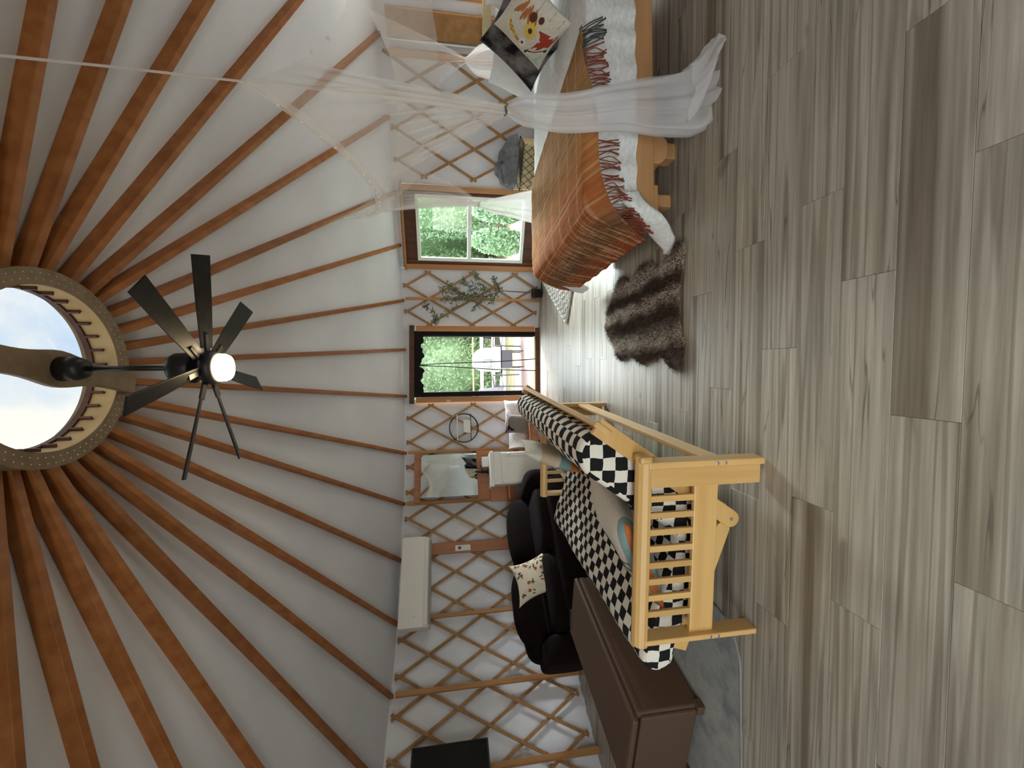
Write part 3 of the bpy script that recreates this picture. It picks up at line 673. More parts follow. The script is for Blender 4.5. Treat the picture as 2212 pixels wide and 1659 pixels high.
rail = MB().box(np.array([.128, 1.02, .765])+dper*.012, (.095, 1.86, .028), (dn2, (0, 1, 0), dper)).build('back_top_rail', M['futony'], fut, world=False, bevel=.004)
for k in range(2):
    p = np.array([.128, .125, .765])+dn2*(.02-.045*k)+dper*.027
    MB().lathe([(.010, 0), (.010, .003), (.005, .004)], p, 12, (dn2, (0, 1, 0), dper)).build('bolt', M['chrome'], rail, world=False)
MB().box((-.30+.02, 1.02, .13), (.03, 1.80, .07)).build('back_bottom_rail', M['futony'], fut, world=False, bevel=.004)
for k in range(7):
    y = .30+.24*k
    MB().bar((-.27, y, .16), (.115, y, .73), .06, .015, (-.8, 0, .6)).build('back_slat', M['futon'], fut, world=False)
MB().box((-.020, 1.02, .222), (.025, 1.90, .10)).build('stretcher', M['futony'], fut, world=False, bevel=.004)
MB().box((-.835, 1.02, .24), (.022, 1.86, .09)).build('stretcher', M['futony'], fut, world=False, bevel=.004)
# folded mattress in a checkered cover
outl = [(.105, .745), (.085, .68), (-.02, .50), (-.15, .315), (-.25, .20), (-.34, .155), (-.46, .178), (-.70, .250), (-.98, .322), (-1.09, .338), (-1.132, .395), (-1.122, .468), (-1.055, .512),
        (-.86, .462), (-.66, .405), (-.51, .362), (-.43, .352), (-.385, .385), (-.30, .52), (-.20, .67), (-.115, .79), (-.065, .838), (-.005, .857), (.055, .845), (.093, .805)]
def closed_spline(P, n):
    P = [np.array(p) for p in P]; m = len(P); out = []
    for i in range(n):
        x = i/n*m; k = int(x); t = x-k; a, b, c, d = P[(k-1) % m], P[k], P[(k+1) % m], P[(k+2) % m]
        out.append(.5*(2*b+(c-a)*t+(2*a-5*b+4*c-d)*t*t+(3*b-a-3*c+d)*t**3))
    return out
ring = closed_spline(outl, 100); cen = np.array([-.33, .42])
per = [0]
for i in range(100): per.append(per[-1]+np.linalg.norm(ring[(i+1) % 100]-ring[i]))
sk = [np.array([-.42-.0, .25]), ]
def inner(p):      # nearest point of the mattress's centre line, for closing the ends
    best = None
    for a, b in (((.02, .765), (-.36, .255)), ((-.36, .255), (-1.03, .432))):
        a, b = np.array(a), np.array(b); t = np.clip(np.dot(p-a, b-a)/np.dot(b-a, b-a), 0, 1); q = a+(b-a)*t
        if best is None or np.linalg.norm(p-q) < np.linalg.norm(p-best): best = q
    return best
mt = MB(); ys = []; CK = .0625
for k in range(7): th = k/6*PI/2; ys.append((.085+.045*(1-math.sin(th)), .35+.65*math.sin(th) if k else 0, k))
ys = [(.137, .80), (.143, .90), (.160, .975)]+[(.19+1.66*i/40, 1.0) for i in range(41)]+[(1.885, .975), (1.902, .90), (1.908, .80)]
P, U = [], []; vv = 0; prev = None
for (y, s_) in ys:
    row, ur = [], []
    for i in range(101):
        p = ring[i % 100]; c0 = inner(p); q = c0+(p-c0)*s_
        w = .012*fbm(q[0]*5, y*4.5, q[1]*5)+.006*fbm(q[0]*14, y*12, 2)
        nn = (p-c0)/(np.linalg.norm(p-c0)+1e-9); q = q+nn*w*s_
        row.append(np.array([q[0], y, q[1]])); ur.append(per[i]/CK)
    if prev is not None: vv += np.mean([np.linalg.norm(a-b) for a, b in zip(row, prev)])/CK
    prev = row; P.append(row); U.append([(a, vv) for a in ur])
mt.grid(P, uv=U)
for e_ in (0, -1):        # flat sewn ends with the check running straight across
    o_ = [P[e_][i] for i in range(100)]; i_ = [np.array([*inner(ring[i]), 0])[[0, 2, 1]]+np.array([0, P[e_][0][1]+(-.012 if e_ == 0 else .012), 0]) for i in range(100)]
    d1 = np.array([.57, .82]); uv_ = lambda p: ((p[0]*.82-p[2]*.57)/CK*0+p[0]/CK, p[2]/CK)
    mt.grid([[o_[i % 100], lerp(o_[i % 100], i_[i % 100], .5), i_[i % 100]] for i in range(101)], uv=[[uv_(o_[i % 100]), uv_(lerp(o_[i % 100], i_[i % 100], .5)), uv_(i_[i % 100])] for i in range(101)])
mroot = thing('futon_mattress', 'folded futon mattress in a black and white checkered cover', 'mattress', FO, FRZ)
mt.build('cover', checker('black_white_check', (.012, .011, .012), (.72, .67, .60)), mroot, smooth=True, world=False)
# pair of colour-block cushions on the futon
CB = bands('colour_block_cloth', [(0, (.74, .70, .62)), (.30, (.62, .47, .33)), (.55, (.66, .55, .42)), (.62, (.22, .33, .33)), (.80, (.50, .17, .055))])
CB2 = bands('colour_block_cloth_pale', [(0, (.50, .17, .055)), (.02, (.27, .40, .40)), (.12, (.74, .68, .61))], axis=1)
def fcush(lx, ly, z, w, h, t, dirs, m, label, seed):
    A = [F(d)-F((0, 0, 0)) for d in dirs]
    r_ = cushion('throw_pillow', F((lx, ly, z)), A, w, h, t, m, label, 'colour block cushions on the futon', seed=seed)
    ln = MB(); a = np.array(A); a /= np.linalg.norm(a, axis=1)[:, None]
    for (u0_, v0_, u1_, v1_) in ((.05, -.8, .62, .5), (.22, -.9, .30, .6), (.0, .2, .55, -.6)):
        pts = []
        for k in range(9):
            q = pillow_pt(u0_+(u1_-u0_)*k/8, v0_+(v1_-v0_)*k/8, w, h, t, 1, .12, seed); pts.append(F((lx, ly, z))+a[0]*q[0]+a[1]*q[1]+a[2]*(q[2]+.001))
        ln.tube(pts, .003, 5)
    ln.build('print_line', M['black'], r_)
    return r_
np_ = fcush(-.50, .44, .505, .48, .74, .18, ((-.80, -.05, -.36), (.10, 1, -.10), (-.42, .1, .85)), CB2, 'cream, tan and teal cushion lying in the near crease of the futon', 2.0)
_A = [F(d)-F((0, 0, 0)) for d in ((-.80, -.05, -.36), (.10, 1, -.10), (-.42, .1, .85))]
decal([(.60, -.6), (.97, -.6), (.97, .97), (.60, .97)], .0012, F((-.50, .44, .505)), _A, .48, .74, .18, mat('tan_band', (.56, .40, .27), .9), 'tan_band', np_, 2.0)
fcush(-.385, 1.60, .63, .50, .44, .13, ((-.34, -.10, -.93), (.02, 1, -.12), (-.93, .06, .34)), CB, 'tan, teal and rust cushion propped against the far arm of the futon', 5.0)

# ------------------------------------------------------------------ chest, rugs, sofa on the left
cz = .44; cn = np.array([-2.005, -.125]); cdx = np.array([.262, .965]); cdx /= np.linalg.norm(cdx); cdy = np.array([-cdx[1], cdx[0]])
chx = np.array([*cdy, 0]); chy = np.array([*cdx, 0]); co = np.array([*cn, 0]); CW, CLn = .58, 1.14
ch = thing('storage_chest', 'low brown storage chest with a flat lid, in front of the dark sofa', 'chest', co+chx*CW/2+chy*CLn/2)
def cb(nm, a0, a1, b0, b1, z0, z1, m=M['chest'], par=ch, bv=.012): return MB().box(co+chx*(a0+a1)/2+chy*(b0+b1)/2+[0, 0, (z0+z1)/2+.0085], (a1-a0, b1-b0, z1-z0), (chx, chy, (0, 0, 1))).build(nm, m, par, bevel=bv)
cb('body', .035, CW, .012, CLn-.012, .035, cz-.055)
cb('lid', .0+.03, CW+.01, 0, CLn, cz-.04, cz+.005, bv=.02)
cb('lid_lip', .008, .06, .03, CLn-.03, cz-.075, cz-.03)
for a in (.0, CW-.05):
    for b in (0, CLn-.06): cb('foot', a, a+.06, b, b+.06, 0, .045, bv=.006)
cb('front_panel', .012, .04, .03, CLn-.03, .012, cz-.06)
hs_ = onZ(1233, 1318, cz+.0155), onZ(1233, 1357, cz+.0155)
MB().bar(hs_[0], hs_[1], .035, .003).build('handle_slot', M['black'], ch)
# grey rug under the chest and the futon seat
def rug_mat(name, c1, c2, c3):
    m = mat(name, c1, .95, .05); nt, N, L, b = nodes(m); tc = N('ShaderNodeTexCoord'); n = N('ShaderNodeTexNoise'); n.inputs['Scale'].default_value = 3.2; n.inputs['Detail'].default_value = 9; n.inputs['Roughness'].default_value = .68
    cr = ramp(N, [(.34, c1), (.5, c2), (.64, c3)]); L(tc.outputs['Object'], n.inputs['Vector']); L(n.outputs['Fac'], cr.inputs[0]); L(cr.outputs[0], b.inputs['Base Color'])
    bp = N('ShaderNodeBump'); bp.inputs['Strength'].default_value = .4; bp.inputs['Distance'].default_value = .004; L(n.outputs['Fac'], bp.inputs['Height']); L(bp.outputs[0], b.inputs['Normal']); return m
def rounded(x0, x1, y0, y1, r, n=10):
    out = []
    for cx, cy_, a0 in ((x1-r, y1-r, 0), (x0+r, y1-r, 90), (x0+r, y0+r, 180), (x1-r, y0+r, 270)):
        out += [(cx+r*math.cos(math.radians(a0+90*k/n)), cy_+r*math.sin(math.radians(a0+90*k/n))) for k in range(n+1)]
    return out
rg = thing('area_rug', 'distressed grey low pile rug with rounded corners beneath the brown chest', 'rug', (-2.2, .5, 0))
MB().prism(rounded(-3.35, -1.36, -.41, 1.75, .22), (0, 0, .001), (1, 0, 0), (0, 1, 0), (0, 0, 1), .006).build('pile', rug_mat('distressed_grey', (.27, .265, .255), (.36, .35, .33), (.22, .225, .24)), rg)
MB().tube([(x, y, .005) for x, y in rounded(-3.352, -1.358, -.412, 1.752, .222)], .005, 6, closed=True).build('binding', rug_mat('grey_binding', (.2, .2, .2), (.25, .25, .25), (.2, .2, .2)), rg)
# dark sofa along the curved wall
sx = np.array([-.733, -.680, 0]); sy = np.array([.680, -.733, 0]); so = np.array([-2.43, 2.63, 0])   # sx along its length to the left, sy into the room
sofa = thing('sofa', 'dark brown velvet loveseat with rolled back against the lattice wall', 'sofa', so+sy*.2)
def S(a, b, z): return so+sx*a+sy*b+np.array([0, 0, z+.006])
def blob(nm, a, b, z, w, d, h, e=2.6, par=sofa, m=M['sofa'], tilt=0.0):
    P = []; nU, nV = 18, 28
    for i in range(nU+1):
        th = -PI/2+PI*i/nU; row = []
        for j in range(nV):
            ph = 2*PI*j/nV; f = lambda v: math.copysign(abs(v)**(2/e), v)
            x, y, zz = f(math.cos(th))*f(math.cos(ph))*w/2, f(math.cos(th))*f(math.sin(ph))*d/2, f(math.sin(th))*h/2
            k = 1+.03*fbm(x*4+a, y*4, zz*4); row.append(S(a+x*k, b+y*k-tilt*zz, z+zz*k))
        P.append(row)
    return MB().grid(P, cv=True).build(nm, m, par, smooth=True)
blob('base', 0, .32, .17, 2.02, .86, .33, 6); blob('back', .12, -.02, .36, 1.72, .26, .66, 5)
blob('back_cushion', -.42, .10, .46, .92, .34, .56, 3.0, tilt=.15); blob('back_cushion', .40, .10, .48, .86, .34, .58, 3.0, tilt=.15)
blob('armrest', -.93, .28, .28, .26, .84, .50, 4.0); blob('armrest', .93, .22, .27, .28, .80, .52, 5.5)
blob('seat_cushion', -.40, .38, .35, .84, .66, .22, 4.5); blob('seat_cushion', .40, .38, .35, .80, .66, .22, 4.5)
pc = S(.23, .47, .565); pax = (sx*.97+np.array([0, 0, -.13])+sy*.1, np.array([0, 0, .93])-sy*.30+sx*.22, sy*.92+np.array([0, 0, .34]))
fl_m = noisy('cream_linen', (.55, .47, .36), (.64, .56, .44), scale=60, rough=.9)
sp = cushion('throw_pillow', pc, pax, .46, .46, .13, fl_m, 'cream cushion printed with dark leaves and rust flowers, on the dark sofa', seed=9.0, pinch=.2)
leafm = [mat('print_brown', (.06, .035, .02), .9), mat('print_rust', (.28, .085, .035), .9), mat('print_green', (.07, .075, .04), .9)]
for k in range(34):
    u, v = rng.uniform(-.86, .86, 2); a = rng.uniform(0, 2*PI); ln, wd_ = rng.uniform(.07, .15), rng.uniform(.025, .06)
    if k % 5 == 0: ln = wd_ = .085
    poly = [(u+ln*math.cos(t)*math.cos(a)-wd_*math.sin(t)*math.sin(a), v+ln*math.cos(t)*math.sin(a)+wd_*math.sin(t)*math.cos(a)) for t in np.linspace(0, 2*PI, 9)[:-1]]
    decal(poly, .0012, pc, pax, .46, .46, .13, leafm[1] if k % 5 == 0 else leafm[k % 3 if k % 3 != 1 else 0], 'print_leaf' if k % 5 else 'print_flower', sp, 9.0, .2)

# ------------------------------------------------------------------ television, air conditioner, mirror, basin
tva = -71.2; te = polar(tva, 1); tt_ = np.array([te[1], -te[0], 0])      # tt_ runs towards the right
tvc = polar(tva, 4.02, 1.50)
pA, pB = onP(890, 1605, tvc, te), onP(1055, 1603, tvc, te); rr_ = np.dot((pA+pB)/2-tvc, tt_); TW, TH = 1.26, abs(pA[2]-pB[2]); tvc = tvc+tt_*(rr_-TW/2); tvc[2] = (pA[2]+pB[2])/2
tv = thing('television', 'large black flat television on the lattice wall at the far left', 'television', tvc)
MB().box(tvc+te*.02, (TW, .045, TH), (tt_, te, (0, 0, 1))).build('casing', M['tvframe'], tv, bevel=.005)
MB().box(tvc-te*.005, (TW-.025, .006, TH-.03), (tt_, te, (0, 0, 1))).build('screen', M['tv'], tv)
MB().box(tvc+te*.09, (.4, .10, .3), (tt_, te, (0, 0, 1))).build('wall_bracket', M['black'], tv)
aca = -39.9; ae = polar(aca, 1); at_ = np.array([ae[1], -ae[0], 0]); acn = polar(aca, 3.90)
q = [onP(x, y, acn, ae) for x, y in ((868, 1160), (917, 1160), (861, 1358), (912, 1357))]
au = [np.dot(a-acn, at_) for a in q]; ur, ul = (au[0]+au[1])/2, (au[2]+au[3])/2; aw = ur-ul; az1 = (q[0][2]+q[2][2])/2; az0 = (q[1][2]+q[3][2])/2
ac = thing('air_conditioner', 'white wall mounted air conditioner above the dark sofa', 'air conditioner', acn+at_*(ur+ul)/2+[0, 0, az0])
prof = [(0, az1), (0, az0), (.035, az0-.055), (.10, az0-.085), (.23, az0-.085), (.23, az1+.005), (.03, az1+.005)]
MB().prism(prof, acn+at_*ul, ae, (0, 0, 1), at_, aw).build('housing', M['whiteplastic'], ac, bevel=.008)
MB().box(acn+at_*(ur+ul)/2+ae*.02+[0, 0, az0-.034], (aw-.06, .012, .035), (at_, ae, (0, 0, 1))).build('louver', M['white'], ac, bevel=.003)
MB().box(acn+at_*(ur+ul)/2+ae*.075+[0, 0, az0-.078], (aw-.08, .05, .012), (at_, ae, (0, 0, 1))).build('vent', mat('vent_grey', (.25, .25, .24), .6), ac)
MB().box(acn+at_*(ul+.12)+[0, 0, az0+.10]-ae*.002, (.014, .004, .014), (at_, ae, (0, 0, 1))).build('indicator', M['chrome'], ac)
MB().box(acn+at_*(ur+ul)/2+ae*.30+[0, 0, (az0+az1)/2], (aw*.8, .16, .2), (at_, ae, (0, 0, 1))).build('mounting_plate', M['white'], ac)
def plate(az, x, y, w, h, label, r0=R-.115):
    e = polar(az, 1); t = np.array([e[1], -e[0], 0]); c = onP(x, y, polar(az, r0), e)
    o = thing('switch_plate', label, 'switch', c)
    MB().box(c+e*.004, (w, .008, h), (t, e, (0, 0, 1))).build('cover_plate', M['whiteplastic'], o, bevel=.002)
    MB().box(c-e*.001+[0, 0, h*.22], (w*.5, .006, h*.22), (t, e, (0, 0, 1))).build('button', mat('switch_grey', (.12, .12, .12), .5), o)
    MB().box(c-e*.001-[0, 0, h*.2], (w*.62, .005, h*.42), (t, e, (0, 0, 1))).build('rocker', M['white'], o)
plate(-34.9, 1000, 1183, .075, .21, 'white switch plate on the reddish board under the air conditioner', r0=R-.1085)
# mirror on its timber frame
ma = -20.9; me_ = polar(ma, 1); mt_ = np.array([me_[1], -me_[0], 0]); mp0 = polar(ma, 4.17)
def mp(x, y, off=0.0): return onP(x, y, mp0-me_*off, me_)
q = [mp(x, y, .05) for x, y in ((908, 981), (1030, 981), (911, 1076), (1031, 1072))]
uu = [np.dot(a-mp0, mt_) for a in q]; mu1, mu0 = (uu[0]+uu[1])/2, (uu[2]+uu[3])/2; mz1, mz0 = (q[0][2]+q[2][2])/2, (q[1][2]+q[3][2])/2
bk = thing('mirror_backing', 'reddish timber frame of two cross boards carrying the mirror and basin', 'frame', mp0)
def mbx(nm, u0_, u1_, z0, z1, off, th, m, par, bv=.003): return MB().box(mp0+mt_*(u0_+u1_)/2-me_*off+[0, 0, (z0+z1)/2], (u1_-u0_, th, z1-z0), (mt_, me_, (0, 0, 1))).build(nm, m, par, bevel=bv)
mbx('cross_board', mu0-.05, mu1+.04, mz1+.01, mz1+.10, .01, .03, M['redboard'], bk); mbx('cross_board', mu0-.05, mu1+.04, .80, mz0-.0, .01, .03, M['redboard'], bk)
ml = (-30.5); nm_ = polar(ml, 1); tm_ = np.array([nm_[1], -nm_[0], 0]); mr1 = mp0+mt_*mu1-me_*.045; wm_ = (mu1-mu0)*1.0
mir = thing('mirror', 'large frameless rectangular mirror above the white basin cabinet', 'mirror', mp0-me_*.05+[0, 0, mz0])
pl_ = onP(911, 1076, mr1, nm_); wm_ = abs(np.dot(pl_-mr1, tm_)); cm_ = mr1-tm_*wm_/2+np.array([0, 0, (mz0+mz1)/2])
MB().box(cm_, (wm_, .006, mz1-mz0), (tm_, nm_, (0, 0, 1))).build('glass', M['mirror'], mir, bevel=.002)
MB().box(cm_+nm_*.009, (wm_-.02, .010, mz1-mz0-.02), (tm_, nm_, (0, 0, 1))).build('back_board', M['darkboard'], mir)
MB().box(mr1-tm_*wm_*.8+nm_*.06+np.array([0, 0, mz0+.2]), (.05, .09, .05), (tm_, nm_, (0, 0, 1))).build('spacer_block', M['darkboard'], mir)
# basin cabinet
va_ = -20.6; ve = polar(va_, 1); vt = np.array([ve[1], -ve[0], 0]); vp0 = polar(va_, 3.76)
qa, qb = onP(1068, 977, vp0, ve), onP(1066, 1047, vp0, ve); vu1, vu0 = np.dot(qa-vp0, vt), np.dot(qb-vp0, vt); vz = (qa[2]+qb[2])/2
van = thing('basin_cabinet', 'white basin cabinet with one panelled door under the mirror', 'cabinet', vp0+ve*.2)
def vb(nm, u0_, u1_, z0, z1, o0, o1, m=M['white'], par=van, bv=.004): return MB().box(vp0+vt*(u0_+u1_)/2+ve*(o0+o1)/2+[0, 0, (z0+z1)/2], (u1_-u0_, o1-o0, z1-z0), (vt, ve, (0, 0, 1))).build(nm, m, par, bevel=bv)
vb('body', vu0, vu1, .0, vz, .0, .34); vb('top_rail', vu0, vu1, vz-.10, vz, -.012, .0)
dr = vb('door', vu0+.012, vu1-.012, .03, vz-.108, -.018, 0); 
for a in ((vu0+.02, vu0+.07, .04, vz-.12), (vu1-.07, vu1-.02, .04, vz-.12), (vu0+.07, vu1-.07, .04, .10), (vu0+.07, vu1-.07, vz-.18, vz-.12)): vb('door_frame', *a, -.026, -.018, par=dr, bv=.002)
MB().lathe([(.006, 0), (.006, .012), (.014, .016), (.014, .026), (.008, .03)], vp0+vt*(vu1-.04)-ve*.024+[0, 0, vz-.22], 14, (vt, (0, 0, 1), -ve)).build('knob', M['chrome'], dr, smooth=True)
bs = vb('basin', vu0-.03, vu1+.015, vz, vz+.055, -.03, .34, M['white'], bv=.012)
vb('basin_bowl', vu0+.05, vu1-.07, vz+.05, vz+.057, .04, .24, mat('basin_shade', (.6, .6, .58), .3), bs, bv=.01)
fa = thing('faucet', 'black curved tap on the white basin', 'faucet', vp0+vt*(vu0+.24)+ve*.25+[0, 0, vz+.055])
fc = vp0+vt*(vu0+.22)+ve*.26+np.array([0, 0, vz+.055])
MB().lathe([(.05, 0), (.05, .012), (.022, .02), (.02, .12)], fc, 16).build('tap_base', M['black'], fa, smooth=True)
MB().tube(spline([fc+[0, 0, .10], fc+[0, 0, .17], fc-ve*.05+np.array([0, 0, .20]), fc-ve*.12+np.array([0, 0, .18]), fc-ve*.14+np.array([0, 0, .13])], 16), .014, 10).build('spout', M['black'], fa, smooth=True)
MB().bar(fc+vt*.02+np.array([0, 0, .09]), fc+vt*.10+np.array([0, 0, .12]), .02, .015).build('lever', M['black'], fa, bevel=.003)
bx_ = vp0+vt*(vu1-.10)+ve*.23+np.array([0, 0, vz+.055+.05])
tag(MB().box(bx_, (.15, .09, .10), (vt, ve, (0, 0, 1))).build('soap_box', M['white'], bevel=.008), 'small white box standing on the right of the basin', 'box')
# low timber shelf left of the cabinet
sh = thing('wall_shelf', 'small reddish wooden shelf on the wall left of the basin cabinet', 'shelf', polar(-25.4, 4.0, .7))
se = polar(-25.4, 1); st_ = np.array([se[1], -se[0], 0])
MB().box(polar(-25.4, 4.12, .68), (.22, .03, .40), (st_, se, (0, 0, 1))).build('back_panel', M['redboard'], sh, bevel=.004)
MB().box(polar(-25.4, 4.02, .62), (.24, .20, .03), (st_, se, (0, 0, 1))).build('shelf_board', M['trim'], sh, bevel=.004)
# round hanging shelf
ra = -11.0; re = polar(ra, 1); rt_ = np.array([re[1], -re[0], 0]); rp0 = polar(ra, R-.10)
rp = lambda x, y: onP(x, y, rp0, re)
rcn = (rp(971, 924)+rp(1033, 924))/2; rrad = abs(rp(971, 924)[2]-rp(1033, 924)[2])/2
rs = thing('round_shelf', 'round black hoop shelf with a white board and box on the lattice', 'shelf', rcn)
hoop = [rcn+rt_*rrad*math.cos(t)+np.array([0, 0, rrad*math.sin(t)]) for t in np.linspace(0, 2*PI, 49)[:-1]]
MB().tube(hoop, .0075, 8, closed=True).build('hoop', M['black'], rs, smooth=True)
MB().tube([p+re*.05 for p in hoop], .0075, 8, closed=True).build('hoop', M['black'], rs, smooth=True)
z1 = rp(988, 924)[2]; hw = math.sqrt(max(rrad**2-(z1-rcn[2])**2, 0)); MB().box(rcn+re*.0+np.array([0, 0, z1-rcn[2]]), (2*hw, .10, .018), (rt_, re, (0, 0, 1))).build('shelf_board', M['white'], rs, bevel=.002)
p1, p2 = rp(1001, 922), rp(1016, 922); pm = (p1+p2)/2; wB = abs(np.dot(rp(1008, 908)-rp(1008, 937), rt_)); hB = p1[2]-p2[2]
tag(MB().prism([(-wB/2, -hB/2), (wB*.45, -hB/2), (wB/2, hB/2), (-wB*.4, hB/2)], pm-re*.06, rt_, (0, 0, 1), re, .10).build('towel_box', M['white'], bevel=.006), 'white slanted box sitting inside the round black hoop shelf', 'box')
MB().box(pm+np.array([0, 0, -hB/2-.006]), (2*math.sqrt(max(rrad**2-(pm[2]-hB/2-rcn[2])**2, 1e-4)), .09, .010), (rt_, re, (0, 0, 1))).build('wire_shelf', M['black'], rs)

# ------------------------------------------------------------------ ceiling fan
fz = 2.675
cbm = MB(); bl = onZ(8, 776, ZR-.02); br_ = onZ(272, 821, ZR-.02)
ctr = np.array([0, 0, ZR-.02]); a_, b_ = lerp(ctr, bl, 1.9), br_; bd = (b_-a_)/np.linalg.norm(b_-a_); bx2 = np.array([bd[1], -bd[0], 0]); Lb = np.linalg.norm(b_-a_)
poly = []
def hwid(t): s_ = abs(t-.5)*2; return .055+.035*math.exp(-(s_/.28)**2)+.018*s_**3
poly = [(t*Lb, hwid(t)) for t in np.linspace(0, 1, 25)]+[(t*Lb, -hwid(t)) for t in np.linspace(1, 0, 25)]
dd0 = -bd*.475; dd1 = bd*.475; Lb = .95
poly = [(t*Lb, hwid(t)) for t in np.linspace(0, 1, 25)]+[(t*Lb, -hwid(t)) for t in np.linspace(1, 0, 25)]
cbm.prism(poly, ctr+dd0-[0, 0, .02], bd, bx2, (0, 0, 1), .038).build('crossbeam', M['ring'], sky, bevel=.006)
fan = thing('ceiling_fan', 'black seven blade ceiling fan with a lit round lamp, hung from the skylight beam', 'fan', (0, 0, fz))
zc = ZR-.04
MB().lathe([(.02, zc-.105), (.045, zc-.10), (.058, zc-.07), (.060, zc)], (0, 0, 0), 32).build('ceiling_cup', M['black'], fan, smooth=True)
MB().tube([(0, 0, zc-.09), (0, 0, fz+.10)], .013, 14).build('downrod', M['black'], fan, smooth=True)
MB().lathe([(.02, .16), (.060, .155), (.075, .13), (.078, .05), (.072, .045)], (0, 0, fz), 36).build('motor_housing', M['black'], fan, smooth=True)
MB().lathe([(.060, .055), (.060, .005), (.082, -.005), (.088, -.03), (.080, -.06), (.060, -.065)], (0, 0, fz), 36).build('hub', M['black'], fan, smooth=True)
MB().lathe([(.070, -.055), (.070, -.090), (.062, -.108), (.03, -.118), (.001, -.120)], (0, 0, fz), 36, caps=False).build('lamp_bowl', M['lamp'], fan, smooth=True)
FAN0 = -.076454
for k in range(7):
    a = FAN0-k*2*PI/7; e = np.array([math.cos(a), math.sin(a), 0]); t = np.array([-math.sin(a), math.cos(a), 0]); tw = t*math.cos(.42)-np.array([0, 0, math.sin(.42)]); nn = np.cross(e, tw)
    MB().bar(np.array([0, 0, fz-.012])+e*.05, np.array([0, 0, fz-.012])+e*.17, .03, .012).build('blade_arm', M['black'], fan)
    P = [(.10, .030), (.30, .040), (.570, .047), (.556, -.047), (.30, -.040), (.10, -.030)]
    MB().prism(P, np.array([0, 0, fz-.010])-nn*.004, e, tw, nn, .008).build('blade', M['blade'], fan, bevel=.002)
# ------------------------------------------------------------------ bed
bed = thing('bed', 'low timber bed frame on short log legs under the net canopy', 'bed', (1.9, .76, 0))
BX0, BX1, BY0, BY1, BT = .875, 2.95, .0, 1.52, .625
def bb(nm, a, b, m=M['bedwood'], par=bed, bv=.012): a, b = np.array(a, float), np.array(b, float); return MB().box((a+b)/2, np.abs(b-a)).build(nm, m, par, bevel=bv)
bb('side_rail', (BX0, BY0, .215), (BX1, BY0+.045, .345)); bb('side_rail', (BX0, BY1-.045, .215), (BX1, BY1, .345))
bb('foot_rail', (BX0+.01, BY0+.05, .22), (BX0+.05, BY1-.05, .34)); bb('head_rail', (BX1-.05, BY0+.05, .22), (BX1, BY1-.05, .34))
bb('slat_deck', (BX0+.05, BY0+.05, .29), (BX1-.05, BY1-.05, .33), bv=.004)
for cx, cy_ in ((1.36, .20), (1.36, 1.30), (2.6, .20), (2.6, 1.30)):
    MB().prism([(.10*math.cos(t)+.008*math.sin(3*t), .095*math.sin(t)) for t in np.linspace(0, 2*PI, 21)[:-1]], (cx, cy_-.10, .16), (1, 0, 0), (0, 0, 1), (0, 1, 0), .2).build('log_leg', M['bedwood'], bed, bevel=.01)
for cx, cy_ in ((1.06, .22), (1.06, 1.30), (2.6, .3)):
    bb('leg_block', (cx-.09, cy_-.05, .10), (cx+.10, cy_+.07, .222), bv=.008); bb('leg_foot', (cx-.03, cy_-.03, .0), (cx+.05, cy_+.06, .11), bv=.008)
for cx, cy_ in ((1.36, .18), (1.36, 1.30), (2.6, 1.30), (2.6, .2)): bb('leg_foot', (cx-.05, cy_-.05, 0), (cx+.05, cy_+.05, .09), bv=.008)
tag(MB().box((1.93, .76, .465), (2.0, 1.46, .26)).build('bed_mattress', M['sheet'], bevel=.05), 'thick mattress lying on the timber bed under the white quilt', 'mattress')
# quilt: a draped cloth over the mattress, falling to the rail on both long sides
qroot = thing('quilt', 'white crinkled quilt spread over the bed and hanging to the rail', 'quilt', (1.9, .76, .6))
sec = [(-.022, .338), (-.026, .40), (-.024, .50), (-.016, .57), (.008, .612), (.05, .628), (.25, .632), (.5, .634), (.76, .635), (1.02, .634), (1.27, .632), (1.47, .628), (1.512, .612), (1.536, .56), (1.545, .45), (1.545, .34)]
sec2 = spline([(a, b, 0) for a, b in sec], 70); P = []
for i in range(110):
    x = .935+(2.985-.935)*i/109; row = []
    for y, z, _ in sec2:
        side = 1 if (y < .0 or y > 1.52) else 0
        w = .006*fbm(x*13, y*7, z*4)+.004*fbm(x*30, y*9, 1)
        fold = .010*math.sin(x*34+2*fbm(x*3, 2, 1))*max(0, (.6-z)/.28) if side else 0
        row.append((x, y+(w*1.2+fold)*(-1 if y < .7 else 1)*side, z+(0 if side else w)+(.008*fbm(x*4, 3, 0) if z < .36 else 0)))
    P.append(row)
q = MB(); q.grid(P); q.build('cover', M['quilt'], qroot, smooth=True)
P = []                                       # loose corner of the sheet sweeping down to the floor at the foot
top = spline([(1.02, -.030, .47), (.95, -.042, .45), (.885, -.03, .38), (.835, .06, .26), (.80, .17, .13), (.765, .22, .05), (.745, .26, .02)], 26)
bot = spline([(1.02, -.030, .338), (.975, -.048, .325), (.925, -.06, .285), (.875, -.04, .19), (.83, .05, .085), (.79, .13, .012), (.755, .19, .006)], 26)
for i in range(26):
    P.append([lerp(top[i], bot[i], j/9)+np.array([-.022, -.022, 0])*math.sin(PI*j/9)+.010*fbm(i*.35, j*.6, 2)*np.array([1, 1, .4]) for j in range(10)])
q = MB(); q.grid(P); q.build('sheet_corner', M['quilt'], qroot, smooth=True, solid=.006)
P = [[(.868-.012*j/5+.006*fbm(i*.5, j, 3), .10+1.42*i/29, .55-.25*j/5-.02*fbm(i*.3, 1, 2)) for j in range(6)] for i in range(30)]
